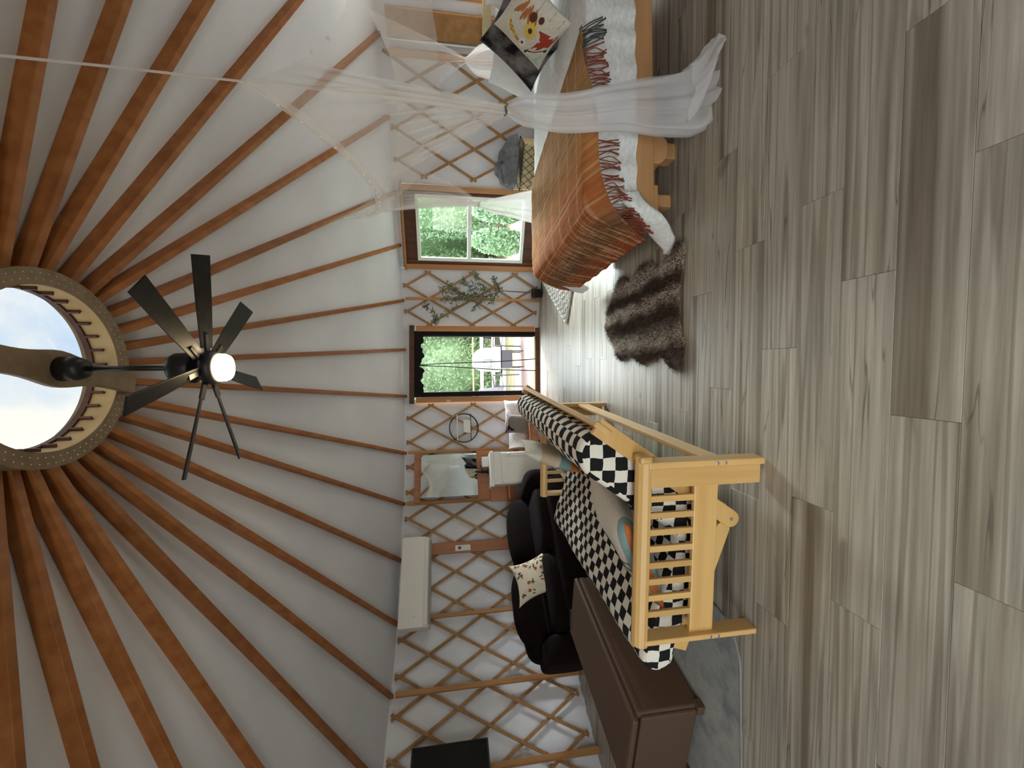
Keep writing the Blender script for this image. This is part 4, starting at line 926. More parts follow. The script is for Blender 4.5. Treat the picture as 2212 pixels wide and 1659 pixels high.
P2 = spline([(.865, 1.50, .50), (.84, 1.60, .33), (.80, 1.66, .20), (.775, 1.62, .12)], 14); P3 = spline([(.875, 1.38, .42), (.85, 1.44, .27), (.82, 1.47, .16), (.79, 1.46, .115)], 14)
q = MB(); q.grid(P); q.grid([[lerp(P2[i], P3[i], j/6)+.008*fbm(i*.5, j*.7, 5)*np.array([1, 1, 1]) for j in range(7)] for i in range(14)]); q.build('foot_drop', M['sheet'], qroot, smooth=True, solid=.005)

# orange throw across the foot half
def throw_mat():
    m = mat('orange_plaid_throw', (.45, .15, .03), .95, .05); nt, N, L, b = nodes(m)
    uv = N('ShaderNodeUVMap'); sp = N('ShaderNodeSeparateXYZ'); L(uv.outputs[0], sp.inputs[0])
    wob = N('ShaderNodeTexNoise'); wob.inputs['Scale'].default_value = 6; L(uv.outputs[0], wob.inputs['Vector'])
    base = ramp(N, [(0, (.25, .13, .05)), (.14, (.34, .18, .08)), (.30, (.30, .16, .065)), (.44, (.40, .175, .06)), (.56, (.37, .125, .04)), (.66, (.33, .105, .035)), (.74, (.22, .095, .045)), (.82, (.15, .072, .035)), (.90, (.25, .08, .03)), (1, (.28, .06, .018))])
    a1 = N('ShaderNodeMath'); a1.operation = 'MULTIPLY_ADD'; a1.inputs[1].default_value = .12; L(wob.outputs['Fac'], a1.inputs[0]); L(sp.outputs[1], a1.inputs[2]); 
    a2 = N('ShaderNodeMath'); a2.operation = 'SUBTRACT'; a2.inputs[1].default_value = .06; L(a1.outputs[0], a2.inputs[0]); L(a2.outputs[0], base.inputs[0])
    col = base.outputs[0]
    def lines(out, stops, colr):
        nonlocal col
        r_ = ramp(N, [(0, (0, 0, 0))]+[(p+d, (k, k, k)) for p, w, k0 in stops for d, k in ((-w, 0), (-w*.4, k0), (w*.4, k0), (w, 0))])
        L(out, r_.inputs[0]); mx = N('ShaderNodeMixRGB'); mx.inputs[2].default_value = (*colr, 1); L(r_.outputs[0], mx.inputs[0]); L(col, mx.inputs[1]); col = mx.outputs[0]
    lines(sp.outputs[1], [(.30, .006, .45), (.34, .006, .45), (.535, .008, .6), (.565, .008, .6), (.66, .006, .55)], (.60, .34, .17))
    lines(sp.outputs[0], [(.10, .008, .45), (.22, .008, .5), (.36, .008, .55), (.50, .008, .5), (.66, .008, .55), (.82, .008, .5)], (.55, .36, .20))
    st = N('ShaderNodeMapping'); st.inputs['Scale'].default_value = (42, 3.0, 1); n2 = N('ShaderNodeTexNoise'); n2.inputs['Scale'].default_value = 1.6; n2.inputs['Detail'].default_value = 3
    L(uv.outputs[0], st.inputs[0]); L(st.outputs[0], n2.inputs['Vector'])
    r2 = ramp(N, [(.54, (0, 0, 0)), (.62, (.55, .55, .55))]); L(n2.outputs['Fac'], r2.inputs[0])
    far = ramp(N, [(.60, (0, 0, 0)), (.72, (1, 1, 1))]); L(sp.outputs[1], far.inputs[0])
    mm = N('ShaderNodeMixRGB'); mm.blend_type = 'MULTIPLY'; mm.inputs[0].default_value = 1; L(r2.outputs[0], mm.inputs[1]); L(far.outputs[0], mm.inputs[2])
    mx = N('ShaderNodeMixRGB'); mx.inputs[2].default_value = (.62, .42, .28, 1); L(mm.outputs[0], mx.inputs[0]); L(col, mx.inputs[1]); col = mx.outputs[0]
    n3 = N('ShaderNodeTexNoise'); n3.inputs['Scale'].default_value = 9; n3.inputs['Detail'].default_value = 6; mp = N('ShaderNodeMapping'); mp.inputs['Scale'].default_value = (1, 6, 1)
    L(uv.outputs[0], mp.inputs[0]); L(mp.outputs[0], n3.inputs['Vector']); hs = N('ShaderNodeHueSaturation'); mr = N('ShaderNodeMapRange'); mr.inputs['From Min'].default_value = .3; mr.inputs['From Max'].default_value = .7; mr.inputs['To Min'].default_value = .72; mr.inputs['To Max'].default_value = 1.3
    L(n3.outputs['Fac'], mr.inputs[0]); L(mr.outputs[0], hs.inputs['Value']); L(col, hs.inputs['Color']); L(hs.outputs[0], b.inputs['Base Color'])
    bp = N('ShaderNodeBump'); bp.inputs['Strength'].default_value = .4; bp.inputs['Distance'].default_value = .004; L(n3.outputs['Fac'], bp.inputs['Height']); L(bp.outputs[0], b.inputs['Normal']); return m
nearc = [(1.99, .05, .655), (1.80, .0, .652), (1.60, -.034, .615), (1.40, -.045, .588), (1.16, -.05, .582), (1.0, -.06, .55), (.885, -.045, .485), (.835, .06, .34), (.815, .22, .168)]
def inter(a):
    xr = 1.985+(1.775-1.985)*a; y = .015+1.49*a
    return [(xr, y, .650), (1.5, y, .654), (1.15, y, .654), (.95, y, .650), (.885, y+.01, .61), (.856, y+.05+.05*a, .50), (.838, y+.12+.09*a, .33), (.822, .235+1.47*a, .17)]
farc = [(1.775, 1.545, .60), (1.4, 1.552, .61), (1.1, 1.552, .61), (.95, 1.55, .60), (.875, 1.56, .53), (.85, 1.62, .40), (.835, 1.70, .27), (.822, 1.76, .165)]
def res(c, n): S_ = spline(c, 160); return [poly_at(S_, k/(n-1)) for k in range(n)]
cols = [(0, res(nearc, 90))]+[(.02+.96*k/46, res(inter(k/46), 90)) for k in range(47)]+[(1, res(farc, 90))]
P = []
for a, c in cols:
    row = []
    for k, p in enumerate(c):
        b_ = k/89; w = .004*fbm(p[0]*9, p[1]*9, p[2]*9); dp = np.array([0, 0, 1.0]) if p[2] > .6 else np.array([-1.0, 0, 0])
        hang = max(0, (.60-p[2])/.43); w += hang*.006*math.sin(a*46+2.5*fbm(a*5, b_*2, 1)); row.append(p+dp*w)
    P.append(row)
th = thing('throw_blanket', 'orange and brown striped fringed throw across the foot of the bed', 'blanket', (1.4, .76, .65))
q = MB(); q.grid(P, uv=[[(a, k/89) for k in range(90)] for a, _ in cols]); q.build('cloth', throw_mat(), th, smooth=True, solid=.005)
M['fringe'] = mat('rust_fringe', (.20, .045, .025), .9); M['fringe2'] = mat('grey_fringe', (.05, .055, .05), .9)
fr1, fr2 = MB(), MB(); base = P[0]
for k in range(64):
    t = k/63
    if .27 < t < .50 and rng.random() < .93: continue        # behind the gathered net
    p = poly_at(base[:82], t*.985+.005); ln = .095+.035*rng.random(); sx_ = .014*rng.normal()
    for j in range(2):
        e = p+np.array([sx_+.007*rng.normal(), -.010, -ln]) if p[2] > .45 else p+np.array([-.02+.01*rng.normal(), -.05, -ln*.8])
        e[1] = min(e[1], -.052) if p[2] > .42 else e[1]
        mid = lerp(p, e, .5)+np.array([.012*rng.normal(), -.012, 0]); (fr2 if t < .10 else fr1).tube(spline([p, mid, e], 6), [.0028]*5+[.0038], 5)
fr1.build('fringe', M['fringe'], th, kind='stuff'); fr2.build('fringe', M['fringe2'], th, kind='stuff')

# pillows at the head
def facing(c, up_tilt, yaw): # axes for an upright pillow: width, height, outward
    n = np.array([-math.cos(yaw)*math.cos(up_tilt), -math.sin(yaw)*math.cos(up_tilt), math.sin(up_tilt)]); w = np.cross([0, 0, 1], n); w /= np.linalg.norm(w); return np.array([w, np.cross(n, w), n])
def roll(A, a): return np.array([A[0]*math.cos(a)+A[1]*math.sin(a), -A[0]*math.sin(a)+A[1]*math.cos(a), A[2]])
A = roll(facing(0, .42, .28), -2.0)
flc = onY(1150, 52, .42)+np.array([0, 0, .0]); FW_, FH_, FT_ = .41, .40, .15
flp = cushion('throw_pillow', flc, A, FW_, FH_, FT_, noisy('cream_canvas', (.58, .53, .45), (.68, .63, .55), scale=70, rough=.9), 'cream cushion printed with flowers in a small red truck, on the bed', seed=3.0, pinch=.1)
def ell(cu, cv, a, b, r=0.0, n=12): return [(cu+a*math.cos(t)*math.cos(r)-b*math.sin(t)*math.sin(r), cv+a*math.cos(t)*math.sin(r)+b*math.sin(t)*math.cos(r)) for t in np.linspace(0, 2*PI, n+1)[:-1]]
def dc(poly, m, nm, off=.0012): decal(poly, off, flc, A, FW_, FH_, FT_, m, nm, flp, 3.0, .1)
mr_, my_, mbrn, mteal, mwh, mrust, mblk = (mat('print_'+n_, c_, .9) for n_, c_ in (('red', (.36, .05, .025)), ('yellow', (.68, .50, .10)), ('dark_brown', (.10, .04, .02)), ('teal', (.36, .52, .50)), ('white', (.75, .75, .72)), ('orange', (.42, .15, .05)), ('black', (.02, .02, .025))))
dc([(.20, -.97), (.90, -.84), (.93, -.62), (.80, -.40), (.20, -.74)], mteal, 'print_ground'); dc([(.27, .27), (.62, .36), (.92, .52), (.85, -.02), (.56, -.30), (.28, -.56)], mr_, 'print_truck', .0016)
dc([(.22, -.60), (.86, -.10), (.88, -.22), (.24, -.74)], mblk, 'print_bumper', .002); dc([(.30, -.60), (.78, -.22), (.79, -.27), (.31, -.66)], mwh, 'print_plate', .0024)
for k in range(11): t = 2*PI*k/11; dc(ell(.04+.15*math.cos(t), .04+.19*math.sin(t), .10, .05, t, 8), my_, 'print_petal', .0022)
dc(ell(.04, .04, .075, .09), mbrn, 'print_flower_centre', .0028)
for k in range(9): t = 2*PI*k/9; dc(ell(.02+.09*math.cos(t), -.46+.12*math.sin(t), .06, .035, t, 8), mwh, 'print_petal', .0022)
dc(ell(.02, -.46, .045, .055), mbrn, 'print_flower_centre', .0028)
for k in range(9): dc(ell(-.62+.075*k, .26+.10*(k % 3), .045, .24, -.35+.10*k, 8), mrust, 'print_leaf', .0014+.0001*k)
dc(ell(-.10, .42, .12, .16), mbrn, 'print_seed_head', .0024); dc(ell(.16, .52, .09, .12), mbrn, 'print_seed_head', .0024)
for k in range(8): dc(ell(-.62+.07*k, -.30-.03*k, .05, .17, .5+.12*k, 8), mrust if k % 2 else my_, 'print_leaf', .0014+.0001*k)
for u_ in (-.5, -.1, .35, .7): dc([(u_, .66), (u_+.03, .66), (u_+.06, .97), (u_+.03, .97)], mat('print_shade', (.33, .28, .22), .9), 'print_line', .0012)
A2 = roll(facing(0, .42, .45), -2.02)
fc2 = onY(1127, 86, .70)+np.array([0, 0, .0])
cushion('fur_pillow', fc2, A2, .52, .46, .14, M['furgrey'], 'grey and black mottled fur cushion behind the truck cushion', seed=6.0)
dk = onY(1180, 8, .40)
cushion('dark_pillow', (2.74, .24, .88), facing(0, .35, 1.0), .46, .45, .18, M['blackmatte'], 'black cushion at the far right end of the bed', seed=8.0)
cushion('bed_pillow', (2.66, 1.17, .85), facing(0, .5, .25), .62, .46, .20, M['pillowwhite'], 'white sleeping pillow behind the fur cushion', 'sleeping pillows', seed=1.0)
cushion('bed_pillow', (2.86, .60, .93), facing(0, .4, .5), .50, .44, .18, M['pillowwhite'], 'white ruffled pillow standing at the right edge of the picture', 'sleeping pillows', seed=4.0)

# ------------------------------------------------------------------ net canopy
can = thing('net_canopy', 'white gauze net canopy tied back at its corners over the bed', 'canopy', (2.2, .75, 2.4))
NA, NB, NC, ND = onY(525, 176, -.06), onY(740, 468, 1.55), np.array([3.55, 1.58, 2.36]), np.array([3.5, -.10, 2.46])
T1, T2, T3, T4 = onY(1092, 238, -.10), onY(1034, 441, 1.68), onY(1005, 131, 1.62), np.array([3.25, -.12, 1.2])
def edge(c0, c1, mid, t, n=2.3):
    g_ = 1-abs(2*t-1)**n; m_ = (np.array(c0)+np.array(c1))/2; return lerp(c0, c1, t)+(np.array(mid)-m_)*g_
MAB = onY(806, 412, .92); MBC = onY(858, 250, 1.56); MDC = np.array([3.3, .75, 2.0]); MAD = np.array([2.35, -.02, 1.92])
eAB = lambda t: edge(NA, NB, MAB, t); eBC = lambda t: edge(NB, NC, MBC, t, 2.8); eAD = lambda t: edge(NA, ND, MAD, t, 3.0); eDC = lambda t: edge(ND, NC, MDC, t)
n = 30; P = []
for i in range(n+1):
    u = i/n; row = []
    for j in range(n+1):
        v = j/n
        p = (1-v)*eAD(u)+v*eBC(u)+(1-u)*eAB(v)+u*eDC(v)-((1-u)*(1-v)*NA+u*(1-v)*ND+(1-u)*v*NB+u*v*NC); row.append(p)
    P.append(row)
b = MB(); b.grid(P); b.build('roof_net', M['net'], can, smooth=True)
P = []                       # gathered hem along the sagging edge that faces the room
for i in range(81):
    row = []
    for j in range(7): row.append(eAB(i/80)+np.array([-.012+.008*math.sin(j*1.3+i*.12), 0, .008-.016*j])+np.array([.008, .008, 0])*math.sin(i*.35+j*.8)*(j/6))
    P.append(row)
b = MB(); b.grid(P); b.build('edge_hem', M['netdense'], can, smooth=True)
def curtain(e, s0, s1, tie, nm, m=M['netmid'], wob=.03, n=56, k=26, bow=(0, 0, 0), g=.03):
    P = []; e0, e1_ = e(s0), e(s1); dr_ = e1_-e0; dr_[2] = 0; dr_ /= np.linalg.norm(dr_)+1e-9; nr_ = np.array([dr_[1], -dr_[0], 0]); fo = max(3, int(n/7))
    for i in range(n+1):
        s_ = s0+(s1-s0)*i/n; E0 = e(s_); row = []; q_ = 2*i/n-1
        for j in range(k+1):
            t = j/k; tw = t**.92
            off = dr_*g*q_*t+nr_*(.5*g*t*math.sin(fo*2*PI*i/n)+wob*math.sin(PI*t)**.8*math.sin(fo*2*PI*i/n+.6*t)*.7*t**.6)
            row.append(lerp(E0, tie, tw)+off+np.array(bow)*math.sin(PI*t)*(1-abs(q_)*.3))
        P.append(row)
    b = MB(); b.grid(P); return b.build(nm, m, can, smooth=True)
curtain(eAB, 0, .50, T1, 'side_curtain', bow=(.03, 0, -.02)); curtain(eAB, .50, 1, T2, 'side_curtain', bow=(.05, 0, -.03))
curtain(eAD, 0, .10, T1, 'front_curtain', M['netdense'], n=24); curtain(eAD, .80, 1, T4, 'front_curtain', n=12)
curtain(eBC, .0, .30, T2, 'far_curtain', n=26, bow=(.05, 0, -.05)); curtain(eBC, .52, .92, T3, 'far_curtain', n=26, bow=(0, 0, -.04))
def tail(path, rx, ry, nm, m, folds=9, amp=.16, n=40, k=60, end=None):
    C_ = spline(path, n); rxs = np.interp(np.linspace(0, 1, n), np.linspace(0, 1, len(rx)), rx); rys = np.interp(np.linspace(0, 1, n), np.linspace(0, 1, len(ry)), ry); P = []
    for i in range(n):
        row = []; t = i/(n-1)
        for j in range(k):
            ph = 2*PI*j/k; a_ = 1+amp*math.sin(folds*ph+1.5*fbm(t*3, ph, 2))+.5*amp*math.sin((folds*2+1)*ph+4*t)+.10*fbm(math.cos(ph)*1.5, math.sin(ph)*1.5, t*4)
            p = C_[i]+np.array([rxs[i]*math.cos(ph)*a_, rys[i]*math.sin(ph)*a_, 0]); p[2] = max(p[2]+.03*fbm(math.cos(ph)*2, math.sin(ph)*2, t*5)*t, .004); row.append(p)
        P.append(row)
    b = MB(); b.grid(P, cv=True); return b.build(nm, m, can, smooth=True)
tail([T1, T1+[.0, -.015, -.10], (T1[0]-.005, -.125, .80), (1.415, -.15, .5), (1.425, -.17, .28), (1.44, -.20, .10), (1.455, -.23, .03)], [.016, .070, .088, .110, .135, .165, .15], [.016, .050, .055, .060, .07, .09, .10], 'gathered_tail', M['nettail'])
tail([(1.45, -.22, .16), (1.50, -.26, .11), (1.57, -.31, .075), (1.635, -.33, .05), (1.66, -.35, .02)], [.14, .12, .085, .055, .02], [.09, .09, .08, .05, .02], 'trailing_hem', M['nettail'], folds=6)
tail([T2, T2+[0, .02, -.10], (T2[0]+.02, 1.72, .80), (T2[0]+.04, 1.74, .5), (T2[0]+.05, 1.75, .2)], [.014, .05, .10, .16, .18], [.014, .04, .05, .06, .07], 'gathered_tail', M['netdense'])
tail([T3, T3+[.03, .02, -.14], T3+np.array([.10, .03, -.45]), T3+np.array([.14, .03, -.85])], [.02, .13, .20, .22], [.02, .05, .06, .06], 'gathered_tail', M['netdense'])
M['cord'] = mat('white_cord', (.72, .68, .66), .8)
for T in (T1, T2, T3):
    MB().tube([T+np.array([.022*math.cos(t), .022*math.sin(t), .004*math.sin(3*t)]) for t in np.linspace(0, 2*PI, 17)[:-1]], .006, 6, closed=True).build('tie_band', mat('dark_tie', (.10, .08, .075), .8) if T is T1 else M['cord'], can)
MB().tube([NA, onY(250, 145, -.22), onY(-30, 117, -.40)], .006, 6).build('hanging_cord', M['cord'], can)
MB().tube([NB, onY(700, 488, 1.75), onY(628, 521, 2.12)], .004, 6).build('hanging_cord', M['cord'], can)
MB().tube([NC, NC+np.array([.12, .08, .12])], .005, 6).build('hanging_cord', M['cord'], can); MB().tube([ND, ND+np.array([.1, -.1, .14])], .005, 6).build('hanging_cord', M['cord'], can)
# string of small clear bulbs along the canopy's edge
sl = thing('string_light', 'string of tiny clear bulbs strung along the near edge of the net canopy', 'string light', MAB)
pts = [eAB(t)+np.array([-.012, 0, -.012]) for t in np.linspace(.03, .97, 40)]
MB().tube(pts, .0015, 4).build('wire', M['cord'], sl)
for k in range(19):
    p = eAB(.05+.9*k/18)+np.array([-.014, 0, -.020])
    MB().lathe([(.003, .008), (.008, .002), (.009, -.006), (.004, -.013)], p, 8).build('bulb', M['lampbulb'], sl, smooth=True)
for k in (2, 3):
    p = eAD(.025+.05*k)+np.array([0, -.014, -.015]); MB().lathe([(.003, .008), (.008, .002), (.009, -.006), (.004, -.013)], p, 8).build('bulb', M['lampbulb'], sl, smooth=True)

# ------------------------------------------------------------------ fur rug
zz = [(905, 150), (950, 250), (945, 330), (915, 520), (890, 700), (875, 850), (890, 1000), (905, 1120), (940, 1220), (940, 1350), (925, 1480), (860, 1545), (790, 1510), (730, 1440), (700, 1390), (660, 1375), (600, 1420), (490, 1475), (420, 1420), (370, 1375), (320, 1410), (265, 1430), (225, 1370), (200, 1280), (140, 1180), (115, 1090), (120, 950), (150, 870), (180, 770), (210, 690), (240, 610), (265, 560), (310, 545), (345, 570), (355, 610), (400, 560), (420, 510), (480, 430), (540, 395), (590, 410), (640, 440), (700, 420), (740, 350), (770, 270), (820, 200), (870, 165)]
oc = np.array([onZ(1280+a/4.742, 480+b_/4.742, .02)[:2] for a, b_ in zz]); cen = oc.mean(0)
fr_ = thing('fur_rug', 'brown and grey striped faux fur rug with scalloped edges beside the bed', 'rug', (*cen, 0))
def fur_mat(name, c1, c2):
    m = mat(name, c1, .85, .15); nt, N, L, b = nodes(m); g_ = N('ShaderNodeNewGeometry'); sp_ = N('ShaderNodeSeparateXYZ'); L(g_.outputs['Position'], sp_.inputs[0])
    n = N('ShaderNodeTexNoise'); n.inputs['Scale'].default_value = 9; n.inputs['Detail'].default_value = 4; L(g_.outputs['Position'], n.inputs['Vector'])
    a = N('ShaderNodeMath'); a.operation = 'MULTIPLY_ADD'; a.inputs[1].default_value = .16; L(n.outputs['Fac'], a.inputs[0]); L(sp_.outputs[0], a.inputs[2])
    s2 = N('ShaderNodeMath'); s2.operation = 'SUBTRACT'; s2.inputs[1].default_value = .08; L(a.outputs[0], s2.inputs[0]); d, l = c1, c2
    cr = ramp(N, [(0, d), (.09, d), (.17, l), (.24, tuple(.6*x+.4*y for x, y in zip(l, d))), (.30, d), (.37, d), (.43, l), (.475, l), (.51, d), (.57, d), (.62, l), (.67, l), (.73, tuple(.8*y+.2*x for x, y in zip(l, d)))])
    L(s2.outputs[0], cr.inputs[0]); L(cr.outputs[0], b.inputs['Base Color']); return m
FURM = fur_mat('striped_fur', (.20, .16, .135), (.90, .84, .76))
sm = [np.array([*p]) for p in oc]
q = MB(); q.prism([tuple((p-cen)*.965) for p in sm], (*cen, .001), (1, 0, 0), (0, 1, 0), (0, 0, 1), .014).build('hide', M['darkboard'], fr_)
def inside(p):
    c = False; j = len(oc)-1
    for i in range(len(oc)):
        a, b_ = oc[i], oc[j]
        if (a[1] > p[1]) != (b_[1] > p[1]) and p[0] < (b_[0]-a[0])*(p[1]-a[1])/(b_[1]-a[1])+a[0]: c = not c
        j = i
    return c
mn, mx_ = oc.min(0), oc.max(0); V_, F_ = [], []
while len(F_) < 26000:
    p = mn+(mx_-mn)*rng.random(2)
    if not inside(p): continue
    a = -1.9+1.3*fbm(p[0]*5, p[1]*5, 2)+rng.normal()*.5; ln = .030+.022*rng.random(); d = np.array([math.cos(a)*ln*.9, math.sin(a)*ln*.9, .016+.022*rng.random()]); w = np.array([-math.sin(a), math.cos(a), 0])*.0017
    b0 = np.array([p[0], p[1], .012]); k = len(V_); V_ += [b0-w, b0+w, b0+d]; F_.append((k, k+1, k+2))
q = MB(); q.add(V_, F_); q.build('fur', FURM, fr_, kind='stuff')
# white braided rug, half under the foot of the bed
c0 = onZ(1226, 698); e1 = onZ(1180, 617)-c0; e1 /= np.linalg.norm(e1); e2 = np.array([e1[1], -e1[0], 0])
wr_ = thing('braided_rug', 'white braided diamond lattice rug beyond the foot of the bed', 'rug', c0+e1*.75+e2*.45)
M['braid'] = noisy('white_braid', (.55, .54, .52), (.74, .73, .70), scale=40, rough=.95); M['braidbase'] = noisy('rug_backing', (.30, .285, .26), (.40, .385, .36), scale=30, rough=.95)
L1, L2 = 1.5, 1.05
MB().prism([(0, 0), (L1, 0), (L1, L2), (0, L2)], c0+np.array([0, 0, .001]), e1, e2, (0, 0, 1), .016).build('backing', M['braidbase'], wr_)
q = MB(); st_p = .125
def clipline(a, b_):   # clip a-b to the rectangle in (s, t)
    t0, t1 = 0, 1; d = (b_[0]-a[0], b_[1]-a[1])
    for p_, q_ in ((-d[0], a[0]-.0), (d[0], L1-a[0]), (-d[1], a[1]), (d[1], L2-a[1])):
        if abs(p_) < 1e-9:
            if q_ < 0: return None
        else:
            r_ = q_/p_
            if p_ < 0: t0 = max(t0, r_)
            else: t1 = min(t1, r_)
    return None if t1-t0 < .02 else ((a[0]+d[0]*t0, a[1]+d[1]*t0), (a[0]+d[0]*t1, a[1]+d[1]*t1))
for sgn in (1, -1):
    k = -L1*2
    while k < L1*2+L2:
        cl = clipline((k, 0), (k+sgn*L2*1.0, L2)); k += st_p
        if cl is None: continue
        (s0, t0), (s1, t1) = cl; n_ = max(int(math.hypot(s1-s0, t1-t0)/.02), 2); pts = []
        for i in range(n_+1):
            f_ = i/n_; s_, t_ = s0+(s1-s0)*f_, t0+(t1-t0)*f_; pts.append(c0+e1*s_+e2*t_+np.array([0, 0, .020+.004*math.sin(i*1.9)]))
        q.tube(pts, .0135, 6, flat=.8)
for a, b_ in (((0, 0), (L1, 0)), ((0, 0), (0, L2)), ((L1, 0), (L1, L2)), ((0, L2), (L1, L2))):
    pts = [c0+e1*(a[0]+(b_[0]-a[0])*i/40)+e2*(a[1]+(b_[1]-a[1])*i/40)+np.array([0, 0, .016+.005*math.sin(i*1.3)]) for i in range(41)]; q.tube(pts, .014, 6)
q.build('braid', M['braid'], wr_, kind='stuff')

# ------------------------------------------------------------------ olive tree
pp = onZ(1171, 634); PY = pp[1]
pl = thing('potted_olive_tree', 'slim artificial olive tree in a small black pot against the lattice', 'plant', pp)
MB().lathe([(.060, 0), (.066, .005), (.078, .14), (.082, .145), (.082, .155), (.072, .155), (.070, .12), (.001, .118)], pp, 28, caps=False).build('pot', M['pot'], pl, smooth=True)
def bp(x, y, dy=0.0): return onY(x-4, y, PY-.03-abs(dy))
brs = [([(1150, 632), (1112, 630), (1085, 629), (1052, 640), (1006, 637), (966, 630), (958, 622)], .008, 0), ([(1078, 632), (1048, 618), (1034, 600), (1028, 588)], .004, .03), ([(1086, 629), (1076, 612), (1070, 600)], .004, -.04),
       ([(1050, 641), (1010, 655), (978, 668), (950, 688)], .005, -.03), ([(950, 688), (936, 672), (922, 658)], .003, -.06), ([(1058, 640), (1036, 658), (1026, 674)], .004, .02), ([(1040, 638), (1018, 622), (1004, 608), (1012, 604)], .004, -.03),
       ([(1082, 630), (1072, 645), (1062, 656)], .004, -.05), ([(1010, 637), (985, 648), (962, 650)], .004, .03), ([(1000, 636), (984, 622), (968, 612)], .004, .04), ([(1070, 635), (1050, 628), (1030, 620), (1015, 615)], .004, -.07), ([(950, 688), (944, 697)], .003, -.03), ([(1030, 638), (1006, 646), (990, 644), (970, 640)], .004, -.06)]
tk, lv = MB(), MB()
for bi, (pts, r_, dy) in enumerate(brs):
    C_ = spline([bp(x, y, dy*i/max(len(pts)-1, 1)) for i, (x, y) in enumerate(pts)], 28); tk.tube(C_, [r_*(1-.6*i/27) for i in range(28)], 6)
    st0 = .42 if bi == 0 else .12; nl = 90 if bi == 0 else 44
    for k in range(nl):
        p = poly_at(C_, st0+(1-st0)*rng.random()); d = rng.normal(size=3); d[2] += .6; d /= np.linalg.norm(d); ln = .05+.04*rng.random(); w = np.cross(d, rng.normal(size=3)); w /= np.linalg.norm(w); nn = np.cross(d, w)
        p = p+rng.normal(size=3)*.012
        lv.add([p, p+d*ln*.4+w*.0105, p+d*ln+nn*.006, p+d*ln*.4-w*.0105], [(0, 1, 2, 3)])
tk.build('branches', M['bark'], pl, smooth=True); lv.build('foliage', M['leaf'], pl, kind='stuff')

# ------------------------------------------------------------------ basket with a plush blanket behind the bed
be = polar(43.6, 1); bt_ = np.array([be[1], -be[0], 0]); bc = polar(43.6, 3.86)
bs_ = thing('basket', 'beige lined black wire basket on the floor behind the bed', 'basket', bc)
def bq(u, o, z): return bc+bt_*u+be*o+np.array([0, 0, z])
hw_, hd_ = .27, .17
MB().box(bc+np.array([0, 0, .27]), (2*hw_-.02, 2*hd_-.02, .50), (bt_, be, (0, 0, 1))).build('liner', M['basketcloth'], bs_, bevel=.02)
q = MB()
for z in (.01, .27, .53): q.tube([bq(a, b_, z) for a, b_ in ((-hw_, -hd_), (hw_, -hd_), (hw_, hd_), (-hw_, hd_))], .006, 6, closed=True)
for k in range(-6, 12):
    for sg in (1, -1):
        u0_ = -hw_+k*.09*1.0; pts = []
        for j in range(13):
            z = .01+.52*j/12; u = (u0_+sg*(z-.26)*.8); 
            if -hw_ <= u <= hw_: pts.append(bq(u, -hd_-.003, z))
        if len(pts) > 1: q.tube(pts, .0035, 5)
q.build('wire_frame', M['black'], bs_, kind='stuff')
gb = thing('plush_blanket', 'grey plush blanket folded on top of the wire basket', 'blanket', bc+np.array([0, 0, .54]))
P = []
for i in range(25):
    thh = PI*i/24; row = []
    for j in range(40):
        ph = 2*PI*j/40; ct = math.cos(thh); st2 = math.sin(thh); zz_ = (.19+.05*math.cos(ph-2.5))*ct**.55 if ct > 0 else .06*ct
        k_ = 1+.09*math.sin(9*ph+6*thh)+.16*fbm(math.cos(ph)*2, math.sin(ph)*2, thh*1.5); row.append(bq(.29*st2*math.cos(ph)*k_, .17*st2*math.sin(ph)*k_, .603+zz_*(1+.25*fbm(math.cos(ph)*2+3, math.sin(ph)*2, thh))))
    P.append(row)
q = MB(); q.grid(P, cv=True); q.build('folds', M['greyblanket'], gb, smooth=True)
P = [[bq(-.10+.22*i/10+.015*math.sin(j), .0+.05*math.sin(i*.5), .70+.10*j/6-.008*(i-5)**2*.5+.01*fbm(i*.4, j*.5, 3)) for j in range(7)] for i in range(11)]
q = MB(); q.grid(P); q.build('upper_fold', M['greyblanket'], gb, smooth=True, solid=.045)

# ------------------------------------------------------------------ seat with white cushions left of the door
kc = polar(-11.2, 3.86)
ke = polar(-11.2, 1); kt = np.array([ke[1], -ke[0], 0])
st = thing('accent_chair', 'low dark framed seat behind the futon, below the hoop shelf', 'chair', kc)
for a in (-.27, .27):
    for b_ in (-.2, .2): MB().tube([kc+kt*a+ke*b_, kc+kt*a+ke*b_+np.array([0, 0, .20])], .018, 8).build('leg', M['black'], st)
MB().box(kc+np.array([0, 0, .24]), (.66, .52, .10), (kt, ke, (0, 0, 1))).build('seat', M['redboard'], st, bevel=.01)
M['whitefur'] = noisy('white_shaggy', (.62, .58, .57), (.80, .77, .76), scale=45, rough=.95, bump_s=.8, bump_d=.01)
up_ = np.array([0, 0, 1.0])
cushion('throw_pillow', kc+kt*.20+np.array([0, 0, .46])+ke*.1, (kt, up_*.95+ke*.3, -ke+up_*.3), .40, .34, .17, M['whitefur'], 'white shaggy cushion nearest the doorway, behind the futon', 'white shaggy cushions', seed=1.5)
cushion('throw_pillow', kc-kt*.19+np.array([0, 0, .44])+ke*.06, (kt, up_*.95+ke*.3, -ke+up_*.3), .34, .30, .15, M['whitefur'], 'white shaggy cushion nearest the basin cabinet, behind the futon', 'white shaggy cushions', seed=2.5)
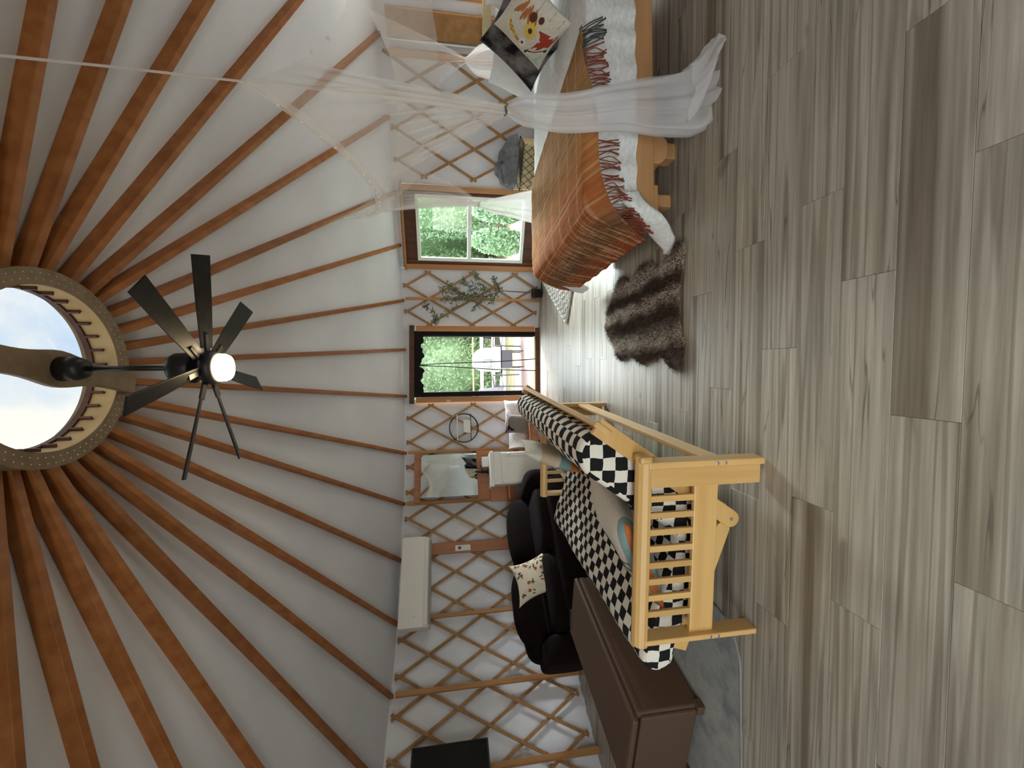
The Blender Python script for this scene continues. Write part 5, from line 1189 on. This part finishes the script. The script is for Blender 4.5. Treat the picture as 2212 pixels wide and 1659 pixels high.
gp = kc-kt*.0+np.array([0, 0, .475])-ke*.12; gA = (kt*.94-up_*.1, up_*.95+ke*.3+kt*.1, -ke+up_*.3)
gcu = cushion('throw_pillow', gp, gA, .30, .34, .12, noisy('taupe_cloth', (.19, .16, .145), (.25, .21, .19), scale=40, rough=.9), 'taupe cushion with a black corner strap between the white shaggy cushions', seed=3.5)
decal([(-.98, .15), (-.62, .10), (.05, .80), (.02, .98), (-.98, .98)], .002, gp, gA, .30, .34, .12, M['blackmatte'], 'corner_strap', gcu, 3.5)
decal([(.15, .98), (.02, .98), (.78, .25), (.95, .30)], .002, gp, gA, .30, .34, .12, M['blackmatte'], 'corner_strap', gcu, 3.5)

# ------------------------------------------------------------------ cabinet by the rear wall, seen in the mirror
ra_ = 93; ce = polar(ra_, 1); ct_ = np.array([ce[1], -ce[0], 0]); cc = polar(ra_, 3.88)
cab = thing('dresser', 'white two door dresser with dark knobs, visible only in the mirror', 'dresser', cc)
def cbx(nm, u0_, u1_, z0, z1, o0, o1, m=M['white'], par=cab): return MB().box(cc+ct_*(u0_+u1_)/2+ce*(o0+o1)/2+np.array([0, 0, (z0+z1)/2]), (u1_-u0_, o1-o0, z1-z0), (ct_, ce, (0, 0, 1))).build(nm, m, par, bevel=.005)
cbx('body', -.5, .5, 0, 1.0, -.16, .2); cbx('top', -.53, .53, 1.0, 1.03, -.19, .2)
for s_ in (-1, 1):
    d_ = cbx('door', min(s_*.01, s_*.49), max(s_*.01, s_*.49), .04, .66, -.18, -.16); MB().lathe([(.006, 0), (.018, .015), (.014, .028)], cc+ct_*s_*.06-ce*.18+np.array([0, 0, .5]), 12, (ct_, (0, 0, 1), -ce)).build('knob', M['black'], d_)
    d_ = cbx('drawer', min(s_*.01, s_*.49), max(s_*.01, s_*.49), .69, .97, -.18, -.16); MB().lathe([(.006, 0), (.018, .015), (.014, .028)], cc+ct_*s_*.25-ce*.18+np.array([0, 0, .83]), 12, (ct_, (0, 0, 1), -ce)).build('knob', M['black'], d_)
